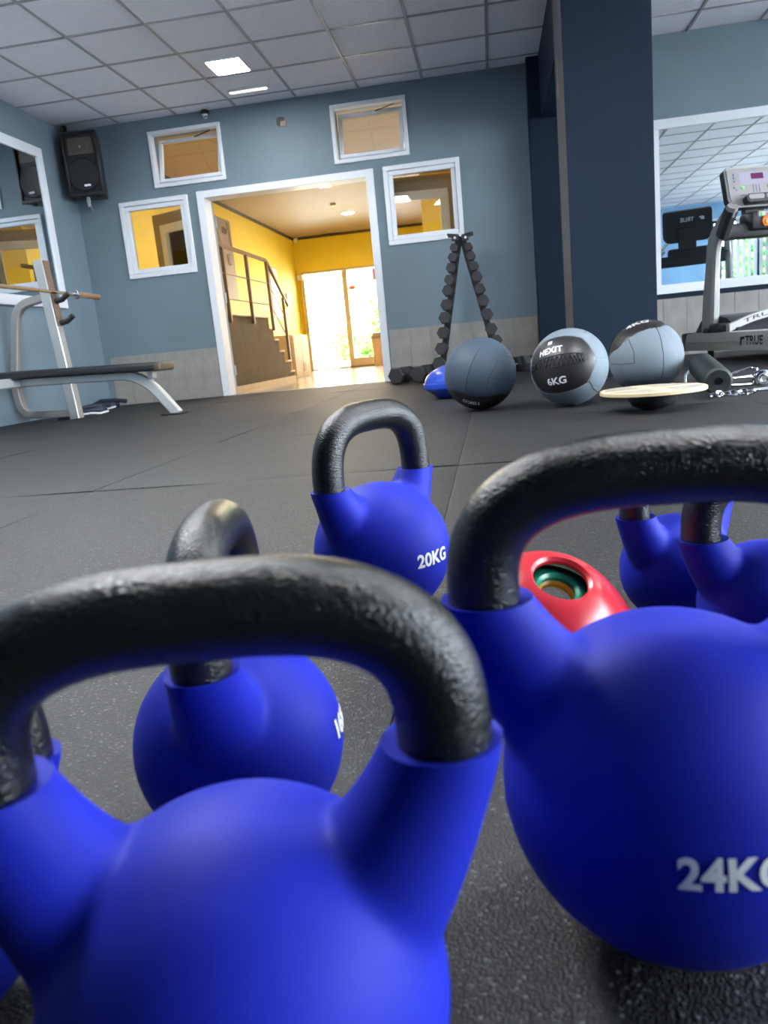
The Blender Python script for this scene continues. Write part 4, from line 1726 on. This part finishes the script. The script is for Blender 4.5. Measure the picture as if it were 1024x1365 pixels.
for sx_ in (-1, 1):
    m = MB()
    m.prism([(0, 0), (sx_ * 0.05, 0), (sx_ * 0.05, 0.06)], 0.004, None, frame_m((sx_ * 0.09, -0.012, 0.03), (1, 0, 0), (0, 0, 1)))
    m.build('bass_port', BLACKG, sp)
for sx_ in (-0.06, 0.09):
    m = MB()
    m.box((sx_ - 0.02, 0.04, -0.02), (sx_ + 0.02, 0.08, 0.0), bev=0.004)
    m.build('foot', BLACKP, sp)
m = MB()
m.box((-0.045, 0.06, -0.05), (-0.015, 0.10, 0.0), bev=0.004)
m.rod((-0.03, 0.08, -0.09), (-0.03, 0.08, -0.02), 0.016, None, 12)
m.tube([(-0.03, 0.08, -0.07), (-0.05, 0.18, -0.08), (-0.08, 0.295, -0.08)], 0.014, None, 10)
m.build('wall_bracket', ALU, sp)
tag(sp, 'black loudspeaker hung high in the left corner of the room', 'loudspeaker')
m = MB()
m.box((-3.99, 7.66, 2.50), (-3.962, 7.70, 2.731), bev=0.003)
m.tube([(-3.985, 7.64, 2.72), (-4.01, 7.60, 2.55), (-4.0, 7.56, 2.35)], 0.010, BLACKP, 8)
tag(m.build('cable_conduit', ALU), 'short grey conduit dropping from the ceiling to the loudspeaker', 'conduit')

# ------------------------------------------------------------------ weight bench and barbell
FY = 6.15


def rbend(pts, r, n=6):
    """round the corners of a polyline"""
    P_ = [Vector(p) for p in pts]
    out = [P_[0]]
    for i in range(1, len(P_) - 1):
        a, b_, c = P_[i - 1], P_[i], P_[i + 1]
        d1, d2 = (a - b_), (c - b_)
        rr = min(r, d1.length * 0.48, d2.length * 0.48)
        p1, p2 = b_ + d1.normalized() * rr, b_ + d2.normalized() * rr
        for k_ in range(n + 1):
            t = k_ / n
            out.append(p1 * (1 - t) ** 2 + b_ * 2 * t * (1 - t) + p2 * t * t)
    out.append(P_[-1])
    return [tuple(p) for p in out]


bench = empty('weight_bench', (-3.0, 5.6, 0))
bo = Vector(bench.location)


def B(*p):
    return tuple(Vector(p) - bo)


TUBE = rect(0.075, 0.055, 0.008)
for yy in (FY, 4.95):
    m = MB()
    m.sweep([B(-3.50, yy, 0.0), B(-3.585, yy, 1.29)], rect(0.09, 0.085, 0.006), None, (1, 0, 0), smooth=False)
    m.build('upright', SILVER, bench)
    m = MB()
    m.sweep(rbend([B(-3.60, yy, 1.00), B(-3.86, yy, 0.96), B(-4.005, yy, 0.30), B(-3.98, yy, 0.065), B(-3.48, yy, 0.045)], 0.16), rect(0.062, 0.07, 0.006), None, (0, 1, 0), smooth=False)
    m.build('brace', SILVERD, bench)
    m = MB()
    m.box(B(-3.456, yy - 0.044, 0.76), B(-3.449, yy + 0.044, 1.285))
    bmesh.ops.transform(m.bm, matrix=Matrix.Translation(B(-3.50, yy, 0)) @ Matrix.Rotation(math.radians(-3.77), 4, 'Y') @ Matrix.Translation(-Vector(B(-3.50, yy, 0))) , verts=m.bm.verts[:])
    m.build('guard_plate', BROWNM, bench)
    for zz in (0.975, 0.80):
        m = MB()
        x_ = -3.50 - 0.066 * zz + 0.055
        m.tube([B(x_, yy, zz - 0.015), B(x_ + 0.06, yy, zz - 0.005), B(x_ + 0.12, yy, zz + 0.035)], 0.022, None, 14)
        m.build('bar_hook', BLACKP, bench)
    m = MB()
    m.box(B(-3.66, yy - 0.04, 0.0), B(-3.56, yy + 0.04, 0.022), bev=0.004)
    m.build('rubber_foot', BLACKP, bench)
m = MB()
m.sweep([B(-3.62, FY, 0.34), B(-3.62, 4.95, 0.34)], rect(0.09, 0.07, 0.006), None, (0, 0, 1), smooth=False)
m.build('cross_member', SILVER, bench)
m = MB()
m.sweep([B(-3.86, FY - 0.01, 0.335), B(-3.48, FY - 0.01, 0.335)], rect(0.055, 0.065, 0.006), None, (0, 0, 1), smooth=False)
m.lathe([(0.020, 0), (0.020, 0.004), (0.0, 0.004)], 14, BLACKP, frame_m(B(-3.70, FY - 0.038, 0.335), (1, 0, 0), (0, 0, 1)))
m.build('side_arm', SILVER, bench)
PY = 5.58
m = MB()
m.sweep(rbend([B(-3.66, PY, 0.345), B(-2.60, PY, 0.318), B(-2.36, PY, 0.0)], 0.20, 8), rect(0.075, 0.058, 0.008), None, (0, 1, 0), smooth=False)
m.build('bench_leg', SILVER, bench)
m = MB()
m.box(B(-2.47, PY - 0.07, 0.0), B(-2.31, PY + 0.07, 0.012), bev=0.003)
m.build('foot_plate', BLACKP, bench)
m = MB()
m.box(B(-2.545, PY - 0.035, 0.28), B(-2.50, PY + 0.035, 0.37), bev=0.003)
m.build('pad_bracket', SILVER, bench)
m = MB()
m.box((-1.42, -0.135, -0.032), (0.0, 0.135, 0.032), PAD, 0.02, M=Matrix.Translation(B(-2.40, PY, 0.362)) @ Matrix.Rotation(math.radians(1.6), 4, 'Y'), seg=3)
m.build('bench_pad', None, bench)
m = MB()
m.box((-0.055, -0.137, -0.034), (0.006, 0.137, 0.030), WOODEND, 0.018, M=Matrix.Translation(B(-2.395, PY, 0.361)) @ Matrix.Rotation(math.radians(1.6), 4, 'Y'), seg=3)
m.build('pad_end_cover', None, bench)
tag(bench, 'silver steel bench press with a black padded seat by the left wall', 'weight bench')
BX, BZ = -3.47, 1.025
br = empty('barbell', (BX, FY, BZ))
m = MB()
m.rod((0, -1.62, 0.012), (0, 0.25, 0.0), 0.014, CHROME, 14)
m.build('bar_shaft', None, br)
m = MB()
m.rod((0, -1.30, 0.010), (0, -0.30, 0.003), 0.0155, None, 14)
m.build('knurled_sleeve', BRASS, br)
m = MB()
m.lathe([(0.0, 0.0), (0.036, 0.0), (0.040, 0.006), (0.040, 0.024), (0.036, 0.03), (0.0, 0.03)], 24, None, Matrix.Translation((0, 0.25, 0)) @ Matrix.Rotation(-math.pi / 2, 4, 'X'))
m.build('collar', CHROME, br)
m = MB()
m.rod((0, 0.275, 0), (0, 0.66, -0.004), 0.025, None, 20)
m.build('end_sleeve', BRASS, br)
tag(br, 'barbell with bronze coloured end resting on the bench hooks', 'barbell')

# dark ankle weights lying by the wall corner
for i, (px, py, rz, lab) in enumerate(((124, 552, 0.2, 'dark blue wrapped ankle weight with pale straps beside the bench upright'),
                                       (142, 545, -0.1, 'dark blue ankle weight lying behind, at the wall corner'))):
    p = at_z(px, py, 0.0)
    r = empty('ankle_weight', (p.x, p.y, 0), rz)
    m = MB()
    m.box((-0.13, -0.08, 0.0), (0.12, 0.08, 0.065), None, 0.028, seg=3)
    m.build('weight_pouch', DBLUE, r)
    m = MB()
    m.tube([(-0.16, 0.0, 0.035), (-0.05, 0.0, 0.078), (0.10, 0.01, 0.078), (0.22, 0.03, 0.06)] if i else [(-0.12, -0.05, 0.05), (0.0, -0.06, 0.072), (0.10, -0.04, 0.062)], 0.022, None, 10)
    m.build('pouch_roll', DBLUE, r)
    m = MB()
    m.sweep([(-0.10, -0.09, 0.008), (0.02, -0.10, 0.016), (0.10, -0.11, 0.008), (0.17, -0.09, 0.02)], rect(0.003, 0.016), None, (0, 0, 1), smooth=False)
    m.build('strap', WHITE2, r)
    tag(r, lab, 'ankle weight')

# ------------------------------------------------------------------ treadmill
tm = empty('treadmill', (2.285, 6.07, 0), math.radians(15))
tm.scale = (1.035, 1.035, 1.02)
for s in (-1, 1):
    m = MB()
    pr = [(-0.045, 0.07), (0.045, 0.06), (0.045, 0.16), (0.03, 0.20), (-0.045, 0.21)]
    pr = [(s * -a_ if s > 0 else a_, z_) for a_, z_ in pr]
    pr = [(-0.045 * s * -1, 0.0)] and [((s * 0.42) + s * a_, z_) for a_, z_ in [(0.05, 0.075), (0.055, 0.125), (0.05, 0.165), (0.035, 0.205), (-0.06, 0.21), (-0.06, 0.075)]]
    m.prism([(x_, z_) for x_, z_ in pr], 1.78, None, frame_m((0, 0.90, 0), (1, 0, 0), (0, 0, 1)))
    rail = m.build('side_rail', TMGREY, tm)
    m = MB()
    xo = s * 0.476
    m.box((min(xo, xo - s * 0.006), -0.85, 0.132), (max(xo, xo - s * 0.006), 0.88, 0.140))
    m.build('rail_groove', SILVERD, rail)
    m = MB()
    m.box((s * 0.42 - 0.066, 0.885, 0.072), (s * 0.42 + 0.066, 0.925, 0.215), bev=0.012)
    m.build('rail_end_cap', TMDARK, tm)
for x_ in (-0.36, 0.36):
    for y_ in (-0.75, 0.70):
        m = MB()
        m.rod((x_, y_, 0.0), (x_, y_, 0.10), 0.024, None, 12)
        m.build('foot', BLACKP, tm)
m = MB()
m.box((-0.37, -0.88, 0.12), (0.37, 0.50, 0.165), bev=0.01)
m.build('running_belt', TMBELT, tm)
m = MB()
hp = [(0.30, 0.16), (0.95, 0.10), (0.96, 0.20), (0.86, 0.30), (0.66, 0.335), (0.50, 0.31), (0.36, 0.23)]
m.prism(hp, 0.70, None, frame_m((-0.35, 0, 0), (0, 1, 0), (0, 0, 1)))
hood = m.build('motor_hood', TMDARK, tm)
m = MB()
hp2 = [(0.26 , 0.205)]
arc = [(x_, 0.225 + 0.125 * math.cos((x_) / 0.42 * 1.35)) for x_ in np.linspace(-0.40, 0.40, 24)]
pts = [(x_, z_) for x_, z_ in arc] + [(x_, z_ - 0.055) for x_, z_ in arc[::-1]]
m.prism(pts, 0.05, None, frame_m((0, 0.42, 0), (1, 0, 0), (0, 0, 1)))
m.build('hood_arch', TMGREY, tm)
vs, fs = text_verts('TRUE', 0.07, 0.015)
pts = []
for v in vs:
    x_ = -0.16 + v.x * 1.6
    z_ = 0.225 + 0.125 * math.cos(x_ / 0.42 * 1.35) - 0.027 + v.y * 0.55
    pts.append(Vector((x_, 0.368, z_)))
mesh_obj('hood_print', pts, fs, TMDARK, tm)
for s in (-1, 1):
    m = MB()
    X = s * 0.385
    path = rbend([(X, 0.67, 0.19), (X, 0.635, 0.60), (X, 0.60, 0.90), (X * 0.985, 0.42, 1.03)], 0.14, 7)
    n_ = len(path)
    m.sweep(path, rect(0.060, 0.125, 0.016), None, (0, 1, 0.2), smooth=False, scale=[1.25 - 0.25 * min(1, i / (n_ * 0.35)) for i in range(n_)])
    m.build('upright', TMGREY, tm)
    m = MB()
    m.sweep([(X, 0.60, 0.20), (X, 0.68, 0.20)], rect(0.10, 0.10, 0.02), None, (0, 0, 1), smooth=False)
    m.box((X - 0.055 + 0.09 * (-s if s < 0 else -1) * 0, 0.44, 0.20), (X + 0.055, 0.60, 0.275), bev=0.018)
    m.build('foot_bracket', TMDARK, tm)
    m = MB()
    m.sweep([(X * 0.985, 0.50, 0.90), (X * 0.985, 0.44, 0.99), (X * 0.985, 0.385, 1.07)], rect(0.078, 0.105, 0.022), None, (0, 1, 0.5), smooth=False)
    bt_ = m.build('grip_boot', TMDARK, tm)
    m = MB()
    m.sweep([(X * 0.985, 0.40, 1.035), (X * 0.985, 0.365, 1.09)], rect(0.070, 0.095, 0.028), None, (0, 1, 0.5), smooth=True)
    m.build('handle_cap', CONSF, tm)
    m = MB()
    m.sweep([(X * 0.95, 0.46, 0.98), (s * 0.19, 0.64, 1.12)], rect(0.018, 0.035, 0.004), None, (0, 0, 1), smooth=False)
    m.sweep([(X * 0.95, 0.46, 0.93), (s * 0.22, 0.62, 1.04)], rect(0.014, 0.030, 0.004), None, (0, 0, 1), smooth=False)
    m.build('silver_strut', SILVER, tm)
m = MB()
m.box((-0.40, 0.47, 0.875), (0.40, 0.61, 0.985), bev=0.03, seg=2)
m.box((-0.20, 0.41, 0.92), (0.20, 0.60, 1.055), bev=0.03, seg=2)
cbm = m.build('cross_bar', TMDARK, tm)
m = MB()
m.box((-0.165, 0.402, 1.005), (0.14, 0.42, 1.05), bev=0.008)
m.build('control_strip', CONSF, tm)
for x_, mt_, nm in ((-0.10, BTNG, 'start_button'), (-0.055, BTNR, 'stop_button')):
    m = MB()
    m.lathe([(0.014, 0), (0.014, 0.006), (0.0, 0.007)], 16, None, frame_m((x_ - 0.03, 0.403, 1.028), (1, 0, 0), (0, 0, 1)))
    m.build(nm, mt_, tm)
m = MB()
m.lathe([(0.036, -0.01), (0.036, 0.018), (0.026, 0.022), (0.026, 0.010), (0.018, 0.008), (0.018, 0.026), (0.0, 0.028)], 24, None, frame_m((-0.10, 0.408, 0.975), (1, 0, 0), (0, 0, 1)))
m.build('emergency_stop', BTNO, tm)
# console, leaning back
CM = Matrix.Translation((0.0, 0.685, 1.268)) @ Matrix.Rotation(math.radians(-16), 4, 'X') @ Matrix.Scale(0.86, 4)


def rrect(w, h, r, n=6, rb=None):
    pts = []
    for cx, cy, a0, rr in ((w / 2, h / 2, 0, r), (-w / 2, h / 2, 90, r), (-w / 2, -h / 2, 180, rb or r), (w / 2, -h / 2, 270, rb or r)):
        ox, oy = cx - math.copysign(rr, cx), cy - math.copysign(rr, cy)
        for i in range(n + 1):
            a = math.radians(a0 + 90 * i / n)
            pts.append((ox + rr * math.cos(a), oy + rr * math.sin(a)))
    return pts


FX = frame_m((0, 0, 0), (1, 0, 0), (0, 0, 1))       # xy drawing -> xz plane facing -y
m = MB()
m.prism(rrect(0.54, 0.36, 0.03, 6, 0.09), 0.07, None, CM @ Matrix.Translation((0, 0.085, 0)) @ FX)
shell = m.build('console_shell', TMDARK, tm)
m = MB()
m.prism(rrect(0.545, 0.365, 0.03, 6, 0.09), 0.012, None, CM @ Matrix.Translation((0, 0.02, 0)) @ FX)
m.build('console_rim', SILVER, tm)
m = MB()
m.prism(rrect(0.515, 0.335, 0.024, 6, 0.08), 0.010, None, CM @ Matrix.Translation((0, 0.008, 0)) @ FX)
m.build('console_face', CONSF, tm)


def cbox(name, xa, xb, za, zb, mt, d=0.003, parent=tm):
    m_ = MB()
    m_.box((xa, -0.002 - d, za), (xb, -0.0015, zb))
    bmesh.ops.transform(m_.bm, matrix=CM, verts=m_.bm.verts[:])
    return m_.build(name, mt, parent)


scr = cbox('screen', -0.150, 0.135, 0.018, 0.130, SCREEN)
cbox('screen_picture', -0.040, 0.075, 0.062, 0.115, SCREENP, 0.0045, tm)


def cbutton(name, x_, z_, rr, mt):
    m_ = MB()
    m_.lathe([(rr, 0), (rr, 0.004), (rr * 0.6, 0.006), (0, 0.006)], 14, None, CM @ frame_m((x_, -0.001, z_), (1, 0, 0), (0, 0, 1)))
    m_.build(name, mt, tm)


for z_ in (0.115, 0.085, 0.052):
    cbutton('side_button', -0.195, z_, 0.010, BTNB)
    cbutton('side_button', 0.175, z_, 0.010, BTNB)
for p_ in ((-0.205, -0.005), (-0.185, -0.025)):
    cbutton('side_button', *p_, 0.010, BTNB)
cbutton('go_button', -0.130, -0.012, 0.017, BTNG)
cbutton('halt_button', 0.115, -0.010, 0.018, BTNR)
for i in range(3):
    for j in range(4):
        cbutton('key', -0.030 + i * 0.028, 0.004 - j * 0.018, 0.006, BTNB)
cbox('console_stripe', -0.16, 0.19, -0.082, -0.076, TMDARK)
cbox('accent', -0.115, -0.06, -0.090, -0.083, BTNO)
m = MB()
m.prism(rrect(0.34, 0.075, 0.03), 0.07, None, CM @ Matrix.Translation((0.02, 0.0, -0.135)) @ FX)
bmesh.ops.transform(m.bm, matrix=Matrix.Identity(4), verts=m.bm.verts[:])
m.build('tray', TMDARK, tm)
m = MB()
m.prism(rrect(0.14, 0.040, 0.016), 0.004, None, CM @ Matrix.Translation((-0.06, -0.0705, -0.128)) @ FX)
m.prism(rrect(0.14, 0.040, 0.016), 0.004, None, CM @ Matrix.Translation((0.10, -0.0705, -0.128)) @ FX)
m.build('tray_lid', CONSF, tm)
flat_text('TRUE', 0.024, CM @ Matrix.Translation((0, -0.0035, 0.148)) @ FX, BTNB, tm, 'console_print')
# back of the console, with its maker's lettering and neck
m = MB()
m.box((-0.10, 0.075, -0.26), (0.10, 0.13, 0.0), bev=0.01)
bmesh.ops.transform(m.bm, matrix=CM, verts=m.bm.verts[:])
m.build('console_neck', TMDARK, tm)
flat_text('TRUE', 0.062, CM @ frame_m((0.0, 0.087, 0.075), (-1, 0, 0), (0, 0, 1)), PRINT, tm, 'back_print')
m = MB()
m.prism([(-0.055, 0), (-0.01, 0.0), (-0.025, 0.020), (0.005, 0.020), (-0.005, 0.036), (-0.05, 0.036)], 0.002, None, CM @ frame_m((0.135, 0.0855, 0.060), (-1, 0, 0), (0, 0, 1)))
m.build('back_emblem', PRINT, tm)
# lettering on the left side rail
flat_text('TRUE', 0.085, frame_m((-0.4755, -0.05, 0.142), (0, -1, 0), (0, 0, 1)), BLACKP, tm, 'rail_print', 0.03)
m = MB()
m.prism([(-0.02, -0.03), (0.0, -0.03), (0.01, 0.03), (-0.01, 0.03)], 0.001, None, frame_m((-0.4758, 0.10, 0.142), (0, -1, 0), (0, 0, 1)))
m.prism([(-0.01, 0.01), (0.035, 0.01), (0.04, 0.03), (-0.005, 0.03)], 0.001, None, frame_m((-0.4758, 0.10, 0.142), (0, -1, 0), (0, 0, 1)))
m.build('rail_emblem', BLACKP, tm)
tag(tm, 'grey treadmill with a lit console in front of the right mirror', 'treadmill')
